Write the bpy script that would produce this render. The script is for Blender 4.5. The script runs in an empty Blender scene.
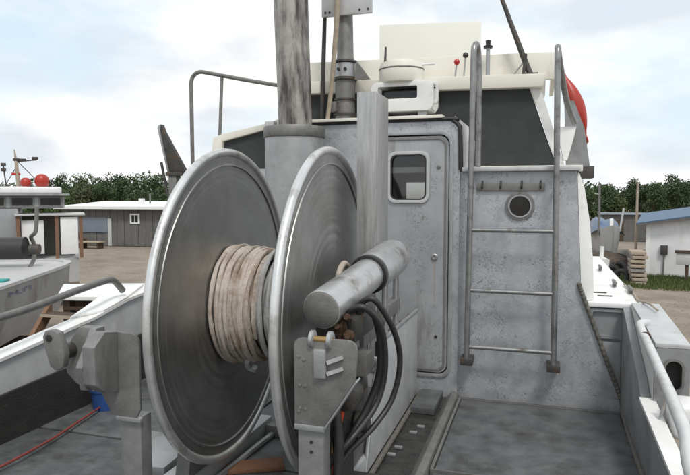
import bpy, bmesh, math, random
from mathutils import Vector, Matrix, noise
R = math.radians
random.seed(7)
scene = bpy.context.scene
COL = scene.collection

# ------------------------------------------------------------------ camera, sky, sun, exposure
cam_d = bpy.data.cameras.new("camera"); cam = bpy.data.objects.new("camera", cam_d); COL.objects.link(cam)
cam_d.sensor_width = 36.0; cam_d.lens = 36.0 * 613.0 / 690.0
cam_d.clip_start = 0.05; cam_d.clip_end = 3000
cam.location = (0, 0, 1.35)
cam.rotation_euler = (R(90 - 3.966), 0, R(17.646))
scene.camera = cam

SUN_EL, SUN_AZ = 56.0, 148.0            # azimuth clockwise from the bow (+Y): off the starboard quarter
world = bpy.data.worlds.new("World"); scene.world = world; world.use_nodes = True
nt = world.node_tree; nt.nodes.clear()
def wn(t, **kw):
    n = nt.nodes.new(t)
    for k, v in kw.items(): setattr(n, k, v)
    return n
sky = wn('ShaderNodeTexSky', sky_type='NISHITA', sun_disc=False)
sky.sun_elevation = R(SUN_EL); sky.sun_rotation = R(SUN_AZ); sky.air_density = 1.0; sky.dust_density = 1.5
tc = wn('ShaderNodeTexCoord'); mp = wn('ShaderNodeMapping'); mp.inputs['Scale'].default_value = (1.0, 1.0, 2.6)
mp.inputs['Location'].default_value = (0.35, 0.1, 0.22)
n1 = wn('ShaderNodeTexNoise'); n1.inputs['Scale'].default_value = 2.3; n1.inputs['Detail'].default_value = 9; n1.inputs['Roughness'].default_value = .56
r1 = wn('ShaderNodeValToRGB'); r1.color_ramp.elements[0].position = .33; r1.color_ramp.elements[1].position = .56
n2 = wn('ShaderNodeTexNoise'); n2.inputs['Scale'].default_value = 4.2; n2.inputs['Detail'].default_value = 7
r2 = wn('ShaderNodeValToRGB'); r2.color_ramp.elements[0].position = .36; r2.color_ramp.elements[1].position = .62
r2.color_ramp.elements[0].color = (6.6, 6.95, 7.4, 1); r2.color_ramp.elements[1].color = (9.9, 9.8, 9.6, 1)
hz = wn('ShaderNodeMixRGB'); hz.inputs[0].default_value = .72; hz.inputs[2].default_value = (7.1, 8.6, 9.4, 1)
mx = wn('ShaderNodeMixRGB'); bg = wn('ShaderNodeBackground'); bg.inputs['Strength'].default_value = .09; wo = wn('ShaderNodeOutputWorld')
L = nt.links.new
L(tc.outputs['Generated'], mp.inputs['Vector']); L(mp.outputs[0], n1.inputs['Vector']); L(mp.outputs[0], n2.inputs['Vector'])
L(n1.outputs['Fac'], r1.inputs[0]); L(n2.outputs['Fac'], r2.inputs[0])
L(sky.outputs[0], hz.inputs[1]); L(hz.outputs[0], mx.inputs[1]); L(r2.outputs[0], mx.inputs[2]); L(r1.outputs[0], mx.inputs[0])
L(mx.outputs[0], bg.inputs['Color']); L(bg.outputs[0], wo.inputs['Surface'])

sun_d = bpy.data.lights.new("sun", 'SUN'); sun_d.energy = 1.5; sun_d.angle = R(12); sun_d.color = (1, .96, .9)
sun = bpy.data.objects.new("sun", sun_d); COL.objects.link(sun); sun.location = (5, -5, 20)
sd = Vector((math.sin(R(SUN_AZ)) * math.cos(R(SUN_EL)), math.cos(R(SUN_AZ)) * math.cos(R(SUN_EL)), math.sin(R(SUN_EL))))
sun.rotation_euler = (-sd).to_track_quat('-Z', 'Y').to_euler()
scene.view_settings.view_transform = 'Standard'; scene.view_settings.look = 'None'
scene.view_settings.exposure = 0.42; scene.view_settings.gamma = 1.0

# ------------------------------------------------------------------ materials
MATS = {}
def ramp(nodes, a, b, ca, cb):
    r = nodes.new('ShaderNodeValToRGB'); e = r.color_ramp.elements
    e[0].position, e[1].position = a, b
    e[0].color = (*ca, 1); e[1].color = (*cb, 1)
    return r
def mat(name, c1, c2=None, scale=6, rough=.5, metal=0, bump=0, bscale=80, stretch=(1, 1, 1), detail=6, flecks=None, fscale=26,
        stain=None, sscale=3, sstretch=(1, 1, 1), spos=(.52, .68), rvar=.12, trans=0, rand=0, coat=0):
    m = bpy.data.materials.new(name); m.use_nodes = True; t = m.node_tree; N = t.nodes; K = t.links.new
    b = N['Principled BSDF']; c2 = c2 or tuple(x * .8 for x in c1)
    co = N.new('ShaderNodeTexCoord'); ge = N.new('ShaderNodeNewGeometry')
    def mapped(st):
        p = N.new('ShaderNodeMapping'); p.inputs['Scale'].default_value = st; K(ge.outputs['Position'] if rand == 0 else co.outputs['Object'], p.inputs[0]); return p
    p = mapped(stretch); n = N.new('ShaderNodeTexNoise'); n.inputs['Scale'].default_value = scale; n.inputs['Detail'].default_value = detail
    n.inputs['Roughness'].default_value = .62; K(p.outputs[0], n.inputs['Vector'])
    r = ramp(N, .3, .7, c1, c2); K(n.outputs['Fac'], r.inputs[0]); col = r.outputs[0]
    if flecks:
        f = N.new('ShaderNodeTexNoise'); f.inputs['Scale'].default_value = fscale; f.inputs['Detail'].default_value = 3; f.inputs['Distortion'].default_value = 1.6
        K(p.outputs[0], f.inputs['Vector'])
        fr = N.new('ShaderNodeValToRGB'); e = fr.color_ramp.elements
        e[0].position = .458; e[0].color = (0, 0, 0, 1); e[1].position = .482; e[1].color = (1, 1, 1, 1)
        x = e.new(.506); x.color = (0, 0, 0, 1)
        g = N.new('ShaderNodeTexNoise'); g.inputs['Scale'].default_value = fscale * .33; g.inputs['Detail'].default_value = 2; K(p.outputs[0], g.inputs['Vector'])
        gr = ramp(N, .45, .58, (0, 0, 0), (1, 1, 1)); K(g.outputs['Fac'], gr.inputs[0]); K(f.outputs['Fac'], fr.inputs[0])
        mu = N.new('ShaderNodeMath'); mu.operation = 'MULTIPLY'; K(fr.outputs[0], mu.inputs[0]); K(gr.outputs[0], mu.inputs[1])
        mu2 = N.new('ShaderNodeMath'); mu2.operation = 'MULTIPLY'; mu2.inputs[1].default_value = .8; K(mu.outputs[0], mu2.inputs[0])
        mi = N.new('ShaderNodeMixRGB'); K(mu2.outputs[0], mi.inputs[0]); K(col, mi.inputs[1]); mi.inputs[2].default_value = (*flecks, 1); col = mi.outputs[0]
    if stain:
        ps = mapped(sstretch); s = N.new('ShaderNodeTexNoise'); s.inputs['Scale'].default_value = sscale; s.inputs['Detail'].default_value = 7; s.inputs['Roughness'].default_value = .65
        K(ps.outputs[0], s.inputs['Vector']); sr = ramp(N, spos[0], spos[1], (0, 0, 0), (1, 1, 1)); K(s.outputs['Fac'], sr.inputs[0])
        mi = N.new('ShaderNodeMixRGB'); K(sr.outputs[0], mi.inputs[0]); K(col, mi.inputs[1]); mi.inputs[2].default_value = (*stain, 1); col = mi.outputs[0]
    if rand:
        oi = N.new('ShaderNodeObjectInfo'); hs = N.new('ShaderNodeHueSaturation'); mr = N.new('ShaderNodeMapRange')
        mr.inputs[3].default_value = 1 - rand; mr.inputs[4].default_value = 1 + rand; K(oi.outputs['Random'], mr.inputs[0]); K(mr.outputs[0], hs.inputs['Value']); K(col, hs.inputs['Color']); col = hs.outputs[0]
    K(col, b.inputs['Base Color'])
    b.inputs['Metallic'].default_value = metal
    rr = N.new('ShaderNodeMapRange'); rr.inputs[3].default_value = max(.03, rough - rvar); rr.inputs[4].default_value = min(1, rough + rvar); K(n.outputs['Fac'], rr.inputs[0]); K(rr.outputs[0], b.inputs['Roughness'])
    if bump:
        bn = N.new('ShaderNodeTexNoise'); bn.inputs['Scale'].default_value = bscale; bn.inputs['Detail'].default_value = 5; K(p.outputs[0], bn.inputs['Vector'])
        bu = N.new('ShaderNodeBump'); bu.inputs['Strength'].default_value = bump; bu.inputs['Distance'].default_value = .01; K(bn.outputs['Fac'], bu.inputs['Height']); K(bu.outputs[0], b.inputs['Normal'])
    if trans: b.inputs['Transmission Weight'].default_value = trans
    if coat: b.inputs['Coat Weight'].default_value = coat
    MATS[name] = m; return m
mat('wall_alum', (.38, .40, .43), (.52, .535, .55), 8, .42, .4, .12, 90, flecks=(.045, .05, .065), fscale=24, stain=(.28, .295, .31), sscale=5, spos=(.5, .75))
mat('door_alum', (.35, .36, .375), (.44, .45, .46), 7, .42, .4, .06, 120, flecks=(.15, .15, .15), fscale=17, stain=(.21, .19, .17), sscale=3.5, sstretch=(2.5, 1, .5), spos=(.56, .78))
mat('alum', (.33, .335, .34), (.44, .445, .45), 9, .42, .6, .08, 140, stain=(.22, .21, .20), sscale=5, spos=(.58, .8))
mat('alum_dull', (.16, .158, .15), (.235, .23, .22), 14, .55, .4, .12, 120, stain=(.12, .115, .11), sscale=6, spos=(.55, .78))
mat('alum_post', (.21, .21, .205), (.29, .29, .285), 12, .48, .5, .1, 120, stain=(.13, .125, .115), sscale=6, sstretch=(1.5, 1.5, .6), spos=(.54, .78))
mat('alum_pale', (.45, .46, .47), (.56, .56, .56), 8, .42, .25, .06, 120, stain=(.36, .35, .33), sscale=6, sstretch=(1, 1, .4), spos=(.56, .8))
mat('flange_alum', (.40, .40, .39), (.50, .50, .49), 9, .40, .97, .03, 60, stain=(.33, .325, .31), sscale=3, spos=(.5, .8), rvar=.05)
mat('rim_alum', (.62, .62, .61), (.74, .74, .73), 9, .33, .75, .05, 90, stain=(.4, .39, .36), sscale=7)
mat('streaked_alum', (.34, .34, .34), (.48, .48, .475), 14, .4, .5, .06, 90, stretch=(4, 4, .35), stain=(.25, .245, .235), sscale=9, sstretch=(5, 5, .4), spos=(.5, .75))
mat('rail_paint', (.56, .57, .57), (.68, .68, .67), 12, .4, .2, .04, 80, stain=(.38, .36, .32), sscale=10, spos=(.55, .78))
mat('pipe_alum', (.48, .49, .50), (.60, .60, .60), 10, .34, .65, .05, 90, stain=(.28, .25, .22), sscale=8)
mat('ladder_alum', (.24, .24, .24), (.34, .34, .335), 12, .36, .7, .05, 90, stain=(.15, .14, .13), sscale=9)
mat('hose_rim', (.16, .16, .15), (.22, .21, .19), 12, .6)
mat('exhaust_metal', (.42, .40, .37), (.27, .25, .23), 9, .5, .45, .1, 80, stain=(.06, .055, .05), sscale=5, sstretch=(3, 3, .55), spos=(.43, .62))
mat('white_paint', (.80, .80, .79), (.70, .70, .68), 7, .38, 0, .05, 60, stain=(.50, .47, .41), sscale=6, spos=(.58, .82))
mat('cream_paint', (.78, .76, .68), (.70, .68, .60), 4, .42, 0, .03, 60, stain=(.46, .42, .34), sscale=6, sstretch=(1, 1, .4), spos=(.6, .85))
mat('cream_clean', (.80, .79, .73), (.76, .75, .69), 3, .4)
mat('grey_paint', (.28, .29, .30), (.22, .225, .23), 6, .5, .1, .08, 90, stain=(.13, .125, .12), sscale=4)
mat('deck_paint', (.07, .077, .08), (.155, .164, .164), 7, .48, .15, .3, 140, stain=(.05, .048, .044), sscale=4.5, spos=(.5, .72), rvar=.22, detail=9)
mat('deck_wet', (.012, .012, .011), (.045, .043, .038), 16, .3, 0, .5, 45, detail=8, rvar=.25)
mat('dark_mat', (.016, .015, .014), (.03, .028, .026), 7, .75, 0, .35, 40, stretch=(1, 1, 3))
mat('rubber', (.018, .018, .018), (.03, .03, .03), 20, .45, 0, .1)
mat('rubber_grey', (.09, .085, .075), (.15, .14, .12), 30, .7, 0, .2)
mat('canvas', (.026, .032, .032), (.046, .052, .052), 5, .8, 0, .6, 9)
mat('glass_dark', (.012, .013, .014), (.02, .02, .02), 5, .08, 0, rvar=.03)
mat('glass_clear', (.55, .58, .58), (.58, .6, .6), 3, .03, 0, rvar=.01, trans=1.0)
mat('rope_tan', (.31, .25, .20), (.48, .44, .39), 60, .9, 0, .3, 200, stain=(.24, .14, .09), sscale=9, spos=(.5, .7))
mat('rope_pink', (.42, .35, .30), (.55, .50, .46), 50, .9, 0, .3, 200, stain=(.30, .19, .13), sscale=9, spos=(.5, .75))
mat('rope_grey', (.26, .28, .30), (.38, .36, .33), 50, .9, 0, .3, 200, stain=(.30, .20, .14), sscale=8, spos=(.5, .75))
mat('rust_stain', (.30, .23, .17), (.36, .30, .24), 30, .6)
mat('rust', (.095, .045, .02), (.04, .025, .018), 22, .75, .2, .5, 60, stain=(.03, .022, .02), sscale=12, spos=(.45, .7))
mat('steel_dark', (.05, .048, .045), (.085, .08, .075), 18, .5, .4, .2, 80, stain=(.14, .075, .035), sscale=10, spos=(.55, .7))
mat('brass', (.40, .27, .11), (.28, .18, .08), 20, .45, .6)
mat('red_hose', (.55, .075, .03), (.42, .05, .025), 20, .45)
mat('red_line', (.24, .04, .032), (.16, .03, .026), 40, .8)
mat('red_vinyl', (.42, .03, .014), (.33, .024, .012), 6, .38, 0, .03, 40, stain=(.3, .04, .025), sscale=7)
mat('red_knob', (.5, .02, .02), None, 6, .35)
mat('blue_plastic', (.02, .075, .26), (.025, .06, .2), 10, .45)
mat('blue_tarp', (.02, .085, .22), (.20, .22, .23), 1.6, .5, 0, .5, 12)
mat('blue_roof', (.055, .105, .185), (.075, .135, .22), 3, .55, .1)
mat('blue_ink', (.09, .12, .24), None, 4, .6)
mat('teal', (.03, .3, .28), None, 4, .6)
mat('wood_dark', (.05, .032, .022), (.09, .06, .04), 6, .85, 0, .4, 60, stretch=(6, 1, 6))
mat('wood_brown', (.15, .08, .045), (.21, .12, .07), 8, .8, 0, .3, 60, stretch=(1, 6, 6))
mat('wood_red', (.14, .065, .035), (.20, .10, .055), 8, .8, 0, .3, 60, stretch=(6, 1, 6))
mat('wood_pale', (.42, .36, .28), (.30, .24, .18), 6, .85, 0, .3, 50, stretch=(1, 4, 6))
mat('shed_siding', (.10, .097, .09), (.15, .145, .135), 1.6, .8, 0, .15, 20, stretch=(6, 6, .5), stain=(.09, .085, .08), sscale=.6)
mat('shed_panel', (.18, .21, .25), (.15, .175, .21), 2, .6)
mat('concrete', (.30, .28, .25), (.22, .205, .185), 2, .9, 0, .3, 20)
mat('tyre', (.015, .015, .015), (.03, .03, .03), 10, .85)
mat('wall_white', (.74, .74, .74), (.66, .66, .66), 1.5, .7, 0, .1, 30, stain=(.5, .48, .44), sscale=.9, sstretch=(1, 1, .4))
mat('hull_grey', (.26, .27, .28), (.33, .34, .345), 2, .5, .25, .06, 30, stain=(.18, .175, .17), sscale=1.2, sstretch=(1, 1, .4))
mat('hull_pale', (.52, .52, .51), (.44, .44, .43), 2, .5, .1, .06, 30)
mat('dirt', (.28, .23, .18), (.185, .15, .118), 1.1, .95, 0, 1.0, 14, detail=14, stain=(.15, .12, .095), sscale=.3, spos=(.5, .72))
mat('mound', (.10, .075, .055), (.05, .04, .032), 3, .95, 0, .8, 12)
mat('gravel', (.30, .26, .22), (.18, .155, .13), 3, .9)
mat('grass_leaf', (.065, .10, .025), (.11, .13, .04), 3, .8)
mat('bark', (.07, .055, .04), (.045, .035, .028), 6, .9, 0, .5, 20, rand=.12)
for nm, a, b_ in (('leaf_dark', (.025, .05, .014), (.05, .085, .025)), ('leaf_mid', (.04, .075, .02), (.07, .105, .03)), ('leaf_olive', (.055, .07, .024), (.085, .10, .034))):
    mat(nm, a, b_, .8, .75, rand=.22)
M = MATS
def spun(name):                                          # fine turning rings in the metal, measured from the disc's centre
    nt_ = M[name].node_tree; N = nt_.nodes; K = nt_.links.new; b = N['Principled BSDF']
    co = N.new('ShaderNodeTexCoord'); le = N.new('ShaderNodeVectorMath'); le.operation = 'LENGTH'; K(co.outputs['Object'], le.inputs[0])
    n = N.new('ShaderNodeTexNoise'); n.noise_dimensions = '1D'; n.inputs['Scale'].default_value = 42; n.inputs['Detail'].default_value = 6; K(le.outputs['Value'], n.inputs['W'])
    s = N.new('ShaderNodeTexNoise'); s.inputs['Scale'].default_value = 3.5; s.inputs['Detail'].default_value = 8; K(co.outputs['Object'], s.inputs['Vector'])
    a = N.new('ShaderNodeMath'); a.operation = 'ADD'; K(n.outputs['Fac'], a.inputs[0]); K(s.outputs['Fac'], a.inputs[1])
    m = N.new('ShaderNodeMapRange'); m.inputs[1].default_value = .6; m.inputs[2].default_value = 1.4; m.inputs[3].default_value = .32; m.inputs[4].default_value = .52; K(a.outputs[0], m.inputs[0])
    K(m.outputs[0], b.inputs['Roughness'])
spun('flange_alum')

# ------------------------------------------------------------------ geometry helpers
def V(*a): return Vector(a)
class MB:
    def __init__(s): s.v, s.f = [], []
    def add(s, vs, fs):
        o = len(s.v); s.v += [Vector(v) for v in vs]; s.f += [tuple(i + o for i in f) for f in fs]; return s
    def box(s, x0, x1, y0, y1, z0, z1):
        return s.add([(x0, y0, z0), (x1, y0, z0), (x1, y1, z0), (x0, y1, z0), (x0, y0, z1), (x1, y0, z1), (x1, y1, z1), (x0, y1, z1)],
                     [(3, 2, 1, 0), (4, 5, 6, 7), (0, 1, 5, 4), (1, 2, 6, 5), (2, 3, 7, 6), (3, 0, 4, 7)])
    def obox(s, c, size, rot):
        c = Vector(c); h = Vector(size) / 2; q = rot
        P = [c + q @ Vector((x * h.x, y * h.y, z * h.z)) for z in (-1, 1) for x, y in ((-1, -1), (1, -1), (1, 1), (-1, 1))]
        return s.add(P, [(3, 2, 1, 0), (4, 5, 6, 7), (0, 1, 5, 4), (1, 2, 6, 5), (2, 3, 7, 6), (3, 0, 4, 7)])
    def bar(s, p0, p1, w, h):
        p0, p1 = Vector(p0), Vector(p1); d = p1 - p0
        q = d.to_track_quat('X', 'Z').to_matrix()
        return s.obox((p0 + p1) / 2, (d.length, w, h), q)
    def prism(s, poly, ext):
        e = Vector(ext); n = len(poly); P = [Vector(p) for p in poly]
        return s.add(P + [p + e for p in P], [tuple(range(n))[::-1], tuple(range(n, 2 * n))] + [(i, (i + 1) % n, n + (i + 1) % n, n + i) for i in range(n)])
    def ring(s, outer, inner, ext):
        e = Vector(ext); n = len(outer); O = [Vector(p) for p in outer]; I = [Vector(p) for p in inner]
        vs = O + I + [p + e for p in O] + [p + e for p in I]; fs = []
        for i in range(n):
            j = (i + 1) % n
            fs += [(i, n + i, n + j, j), (2 * n + i, 2 * n + j, 3 * n + j, 3 * n + i), (i, j, 2 * n + j, 2 * n + i), (n + i, 3 * n + i, 3 * n + j, n + j)]
        return s.add(vs, fs)
    def tube(s, pts, r, n=10, closed=False, caps=True, rf=None):
        P = [Vector(p) for p in pts]; m = len(P); rings = []; up = None
        for i in range(m):
            a = P[(i - 1) % m] if (closed or i > 0) else P[i]; b = P[(i + 1) % m] if (closed or i < m - 1) else P[i]
            d = (b - a).normalized()
            if up is None: up = d.orthogonal().normalized()
            up = (up - d * up.dot(d)); up = up.normalized() if up.length > 1e-6 else d.orthogonal().normalized()
            w = d.cross(up); rr = r[i] if isinstance(r, (list, tuple)) else r
            rings.append([P[i] + (up * math.cos(2 * math.pi * k / n) + w * math.sin(2 * math.pi * k / n)) * (rr * (rf(i, k) if rf else 1)) for k in range(n)])
        vs = [v for g in rings for v in g]; fs = []
        for i in range(m if closed else m - 1):
            j = (i + 1) % m
            for k in range(n): fs.append((i * n + k, i * n + (k + 1) % n, j * n + (k + 1) % n, j * n + k))
        if caps and not closed: fs += [tuple(range(n))[::-1], tuple((m - 1) * n + k for k in range(n))]
        return s.add(vs, fs)
    def cyl(s, p0, p1, r0, r1=None, n=20): return s.tube([p0, p1], [r0, r0 if r1 is None else r1], n)
    def lathe(s, o, d, prof, n=32, close=False):
        o = Vector(o); d = Vector(d).normalized(); u = d.orthogonal().normalized(); w = d.cross(u); vs = []; m = len(prof)
        for r, t in prof:
            for k in range(n):
                a = 2 * math.pi * k / n; vs.append(o + d * t + (u * math.cos(a) + w * math.sin(a)) * r)
        fs = []
        for i in range(m if close else m - 1):
            j = (i + 1) % m
            for k in range(n): fs.append((i * n + k, i * n + (k + 1) % n, j * n + (k + 1) % n, j * n + k))
        if not close: fs += [tuple(range(n))[::-1], tuple((m - 1) * n + k for k in range(n))]
        return s.add(vs, fs)
    def mesh(s, name, mt, smooth=True, bevel=0, origin=None, seg=2):
        bm = bmesh.new(); vs = [bm.verts.new(v - origin) for v in s.v]
        for f in s.f:
            try: bm.faces.new([vs[i] for i in f])
            except ValueError: pass
        bmesh.ops.recalc_face_normals(bm, faces=bm.faces)
        if bevel:
            ed = [e for e in bm.edges if len(e.link_faces) == 2 and e.calc_face_angle(0) > .6]
            bmesh.ops.bevel(bm, geom=ed, offset=bevel, segments=seg, affect='EDGES', profile=.6, clamp_overlap=True)
        me = bpy.data.meshes.new(name); bm.to_mesh(me); bm.free()
        if mt: me.materials.append(M[mt] if isinstance(mt, str) else mt)
        if smooth:
            for p in me.polygons: p.use_smooth = True
            me.set_sharp_from_angle(angle=R(38))
        return me
    def build(s, name, mt, parent=None, smooth=True, bevel=0, label=None, seg=2):
        lo = Vector([min(v[i] for v in s.v) for i in range(3)]); hi = Vector([max(v[i] for v in s.v) for i in range(3)])
        c = Vector(((lo.x + hi.x) / 2, (lo.y + hi.y) / 2, lo.z if parent is None else (lo.z + hi.z) / 2))
        o = bpy.data.objects.new(name, s.mesh(name, mt, smooth, bevel, c, seg)); COL.objects.link(o)
        WL[o] = c.copy(); o.location = c
        if parent: o.parent = parent; o.location = c - WL[parent]
        if label: o['label'] = label
        return o
WL = {}
def thing(name, label, cat, loc, group=None):
    o = bpy.data.objects.new(name, None); COL.objects.link(o); o.location = loc; WL[o] = Vector(loc); o.empty_display_size = .2
    return tag(o, label, cat, group)
def tag(o, label, cat=None, group=None, kind=None):
    if label: o['label'] = label
    if cat: o['category'] = cat
    if group: o['group'] = group
    if kind: o['kind'] = kind
    return o
def struct(name, mb, mt, **k): return tag(mb.build(name, mt, **k), None, kind='structure')
def clone(o, loc, rz=0, sc=1, label=None, parent=None):
    c = o.copy(); COL.objects.link(c)
    if parent is None:
        c.location = loc; c.rotation_euler = (0, 0, rz); c.scale = (sc, sc, sc) if not isinstance(sc, tuple) else sc
        if label: c['label'] = label
    else: c.parent = parent
    for ch in [x for x in COL.objects if x.parent == o]: clone(ch, None, parent=c)
    return c
def rrect(cx, cz, w, h, r, y, n=6):
    P = []
    for sx, sz, a0 in ((1, 1, 0), (-1, 1, 90), (-1, -1, 180), (1, -1, 270)):
        for k in range(n + 1):
            a = R(a0 + 90 * k / n); P.append((cx + sx * (w / 2 - r) + r * math.cos(a), y, cz + sz * (h / 2 - r) + r * math.sin(a)))
    return P
def circ(c, r, u, w, n=28): return [Vector(c) + Vector(u) * r * math.cos(2 * math.pi * k / n) + Vector(w) * r * math.sin(2 * math.pi * k / n) for k in range(n)]
def smooth_path(pts, k=8):
    P = [Vector(p) for p in pts]; out = []
    for i in range(len(P) - 1):
        a, b, c, d = P[max(i - 1, 0)], P[i], P[i + 1], P[min(i + 2, len(P) - 1)]
        for q in range(k):
            t = q / k; out.append(.5 * ((2 * b) + (c - a) * t + (2 * a - 5 * b + 4 * c - d) * t * t + (3 * b - a - 3 * c + d) * t ** 3))
    return out + [P[-1]]

GZ = -2.05
# ------------------------------------------------------------------ ground
g = MB(); n = 64; rings = [0, 6, 12, 20, 30, 42, 60, 90, 140, 260, 600, 1500]
vs = [(0, 20, GZ)]; fs = []
for i, r in enumerate(rings[1:]):
    for k in range(n):
        a = 2 * math.pi * k / n; x, y = r * math.cos(a), 20 + r * math.sin(a)
        vs.append((x, y, GZ + (noise.noise(Vector((x * .06, y * .06, 3))) * .10 if 2 < r < 100 else 0)))
for k in range(n): fs.append((0, 1 + k, 1 + (k + 1) % n))
for i in range(len(rings) - 2):
    for k in range(n): fs.append((1 + i * n + k, 1 + (i + 1) * n + k, 1 + (i + 1) * n + (k + 1) % n, 1 + i * n + (k + 1) % n))
g.add(vs, fs); struct('ground', g, 'dirt')

# ------------------------------------------------------------------ our boat: hull and deck
XC = -1.13
boat = thing('fishing_boat', 'aluminium gillnet boat with deck, bulwarks and cabin filling the foreground', 'boat', (XC, 4, GZ))
def hull_loft(st, top_close=True):
    m = MB(); vs = []; fs = []
    for (y, hw, zt) in st:
        for fx, z in ((-1, zt), (-1, zt - .45), (-.9, -1.05), (-.42, -1.5), (0, -1.72), (.42, -1.5), (.9, -1.05), (1, zt - .45), (1, zt)): vs.append((XC + fx * hw, y, z))
    k = 9
    for i in range(len(st) - 1):
        for j in range(k): fs.append((i * k + j, i * k + (j + 1) % k, (i + 1) * k + (j + 1) % k, (i + 1) * k + j))
    fs += [tuple(range(k))[::-1], tuple((len(st) - 1) * k + j for j in range(k))]
    return m.add(vs, fs)
h = hull_loft([(-1.6, 1.60, -.03), (1, 1.66, -.03), (3, 1.70, -.03), (4.16, 1.72, -.03)])
h2 = hull_loft([(4.165, 1.74, .64), (6, 1.74, .64), (7.2, 1.66, .64), (8.6, 1.25, .66), (9.8, .6, .7), (10.4, .06, .75)])
h.add(h2.v, h2.f); h.build('hull', 'hull_grey', boat)
MB().box(-2.87, .60, -1.6, 4.1, -.028, -.012).build('deck_base', 'deck_wet', boat, smooth=False)
def plate(x0, x1, y0, y1, z=.004, mt='deck_paint', nm='deck_plate'):
    return MB().box(x0, x1, y0, y1, -.010, z).build(nm, mt, boat, bevel=.003)
plate(-.465, .485, 2.90, 3.985, .014); plate(-.465, .485, 1.7, 2.875, .010); plate(-.465, .485, .4, 1.68, .010)
MB().ring([(-.485, 2.885, -.009), (.497, 2.885, -.009), (.497, 4.0, -.009), (-.485, 4.0, -.009)], [(-.471, 2.895, -.009), (.491, 2.895, -.009), (.491, 3.99, -.009), (-.471, 3.99, -.009)], (0, 0, .03)).build('hatch_rim', 'alum_dull', boat)
plate(-2.755, -1.66, 2.785, 4.09); plate(-2.755, -1.66, 1.62, 2.765); plate(-2.755, -1.66, .3, 1.60)
plate(-1.64, -.87, 2.70, 4.09); plate(-1.64, -.87, 1.5, 2.68)
plate(-.745, -.60, 3.70, 4.09, .030, 'deck_paint', 'trough_cover')
MB().prism([(-.575, 1.4, -.010), (-.49, 1.4, -.010), (-.50, 1.4, .028), (-.535, 1.4, .034)], (0, 2.68, 0)).build('trough_edge', 'alum_dull', boat, bevel=.004)
MB().tube([(-.755, 4.06, .0), (-.755, 2.3, .0)], .014, 8).build('trough_edge', 'rubber_grey', boat)
for (x, y) in ((-.715, 3.05), (-.700, 3.15), (-.665, 3.38), (-.640, 3.48)):
    MB().box(x - .022, x + .022, y - .011, y + .011, -.012, .002).build('bolt_plate', 'alum', boat, bevel=.004)
MB().tube([(-1.43, 2.3, .02), (-1.375, 3.6, .02)], .017, 8).build('deck_pipe', 'alum', boat)

# bulwarks
def bulwark(x0, x1, prof, nm, mt):
    m = MB(); pl = [(x0, y, z) for y, z in prof] + [(x0, prof[-1][0], -.011), (x0, prof[0][0], -.011)]
    return m.prism(pl, (x1 - x0, 0, 0)).build(nm, mt, boat, bevel=.004)
PT = [(-1.5, .36), (1.0, .41), (2.5, .445), (2.75, .475), (3.27, .535), (3.60, .60), (4.1, .645)]
bulwark(-2.87, -2.765, PT, 'bulwark', 'alum_pale')
MB().prism([(-2.745, -1.4, 0), (-2.745, 4.05, 0), (-2.745, 4.05, .36), (-2.745, 3.2, .30), (-2.745, 1.0, .20), (-2.745, -1.4, .16)], (-.018, 0, 0)).build('rubber_liner', 'dark_mat', boat)
c = MB()
for (y0, z0), (y1, z1) in zip(PT[:-1], PT[1:]):
    c.prism([(-2.885, y0, z0 + .003), (-2.885, y1, z1 + .003), (-2.885, y1, z1 + .022), (-2.885, y0, z0 + .022)], (.135, 0, 0))
c.build('bulwark_cap', 'white_paint', boat)
MB().prism([(-2.886, 3.20, .549), (-2.752, 3.36, .575), (-2.752, 3.60, .623), (-2.886, 3.98, .660), (-3.04, 3.80, .640), (-3.02, 3.62, .60)], (0, 0, .012)).build('cap_wing', 'white_paint', boat)
MB().prism([(-2.886, 4.102, .650), (-2.47, 4.102, .650), (-2.47, 8.2, .65), (-2.886, 7.0, .65)], (0, 0, .03)).build('side_deck', 'white_paint', boat, bevel=.006)
MB().box(-2.764, -2.484, 4.10, 4.13, -.01, .649).build('bulkhead', 'wall_alum', boat)
ST = [(-1.5, .24), (1.0, .25), (2.4, .275), (3.30, .325), (3.42, .40), (4.1, .66)]
bulwark(.50, .545, ST, 'bulwark', 'grey_paint')
c = MB()
for (y0, z0), (y1, z1) in zip(ST[:-3], ST[1:-2]):
    c.prism([(.49, y0, z0 + .003), (.49, y1, z1 + .003), (.49, y1, z1 + .02), (.49, y0, z0 + .02)], (.07, 0, 0))
c.build('bulwark_cap', 'white_paint', boat)
MB().prism([(.20, 4.105, .648), (.62, 4.105, .648), (.62, 7.0, .65), (.20, 8.2, .65)], (0, 0, .032)).build('side_deck', 'white_paint', boat, bevel=.008)
# starboard gunwale block with an oval fairlead hole
b = MB(); TOPZ = lambda y: .615 + (y - 3.26) * .075
b.prism([(.548, 3.26, .61), (.548, 4.1, .668), (.548, 4.1, .69), (.548, 3.26, .632)], (.155, 0, 0)); b.build('gunwale_top', 'alum_pale', boat, bevel=.004)
MB().prism([(.692, 3.28, .20), (.692, 4.1, .20), (.692, 4.1, .667), (.692, 3.28, .61)], (.011, 0, 0)).build('gunwale_side', 'grey_paint', boat)
MB().prism([(.5475, 3.28, .20), (.5475, 4.1, .20), (.5475, 4.1, .667), (.5475, 3.28, .609)], (.008, 0, 0)).build('gunwale_side', 'white_paint', boat)
MB().ring(rrect(.6255, .405, .155, .408, .02, 3.262), rrect(.632, .475, .075, .15, .036, 3.262), (0, .015, 0)).build('fairlead_plate', 'grey_paint', boat)
MB().ring(rrect(.632, .475, .092, .167, .042, 3.252), rrect(.632, .475, .072, .147, .035, 3.252), (0, .012, 0)).build('fairlead_lip', 'alum_dull', boat)
MB().box(.549, .703, 3.30, 3.32, .2, .605).build('fairlead_dark', 'dark_mat', boat)  # black sheet painting the shaded inside of the oval hole
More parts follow.
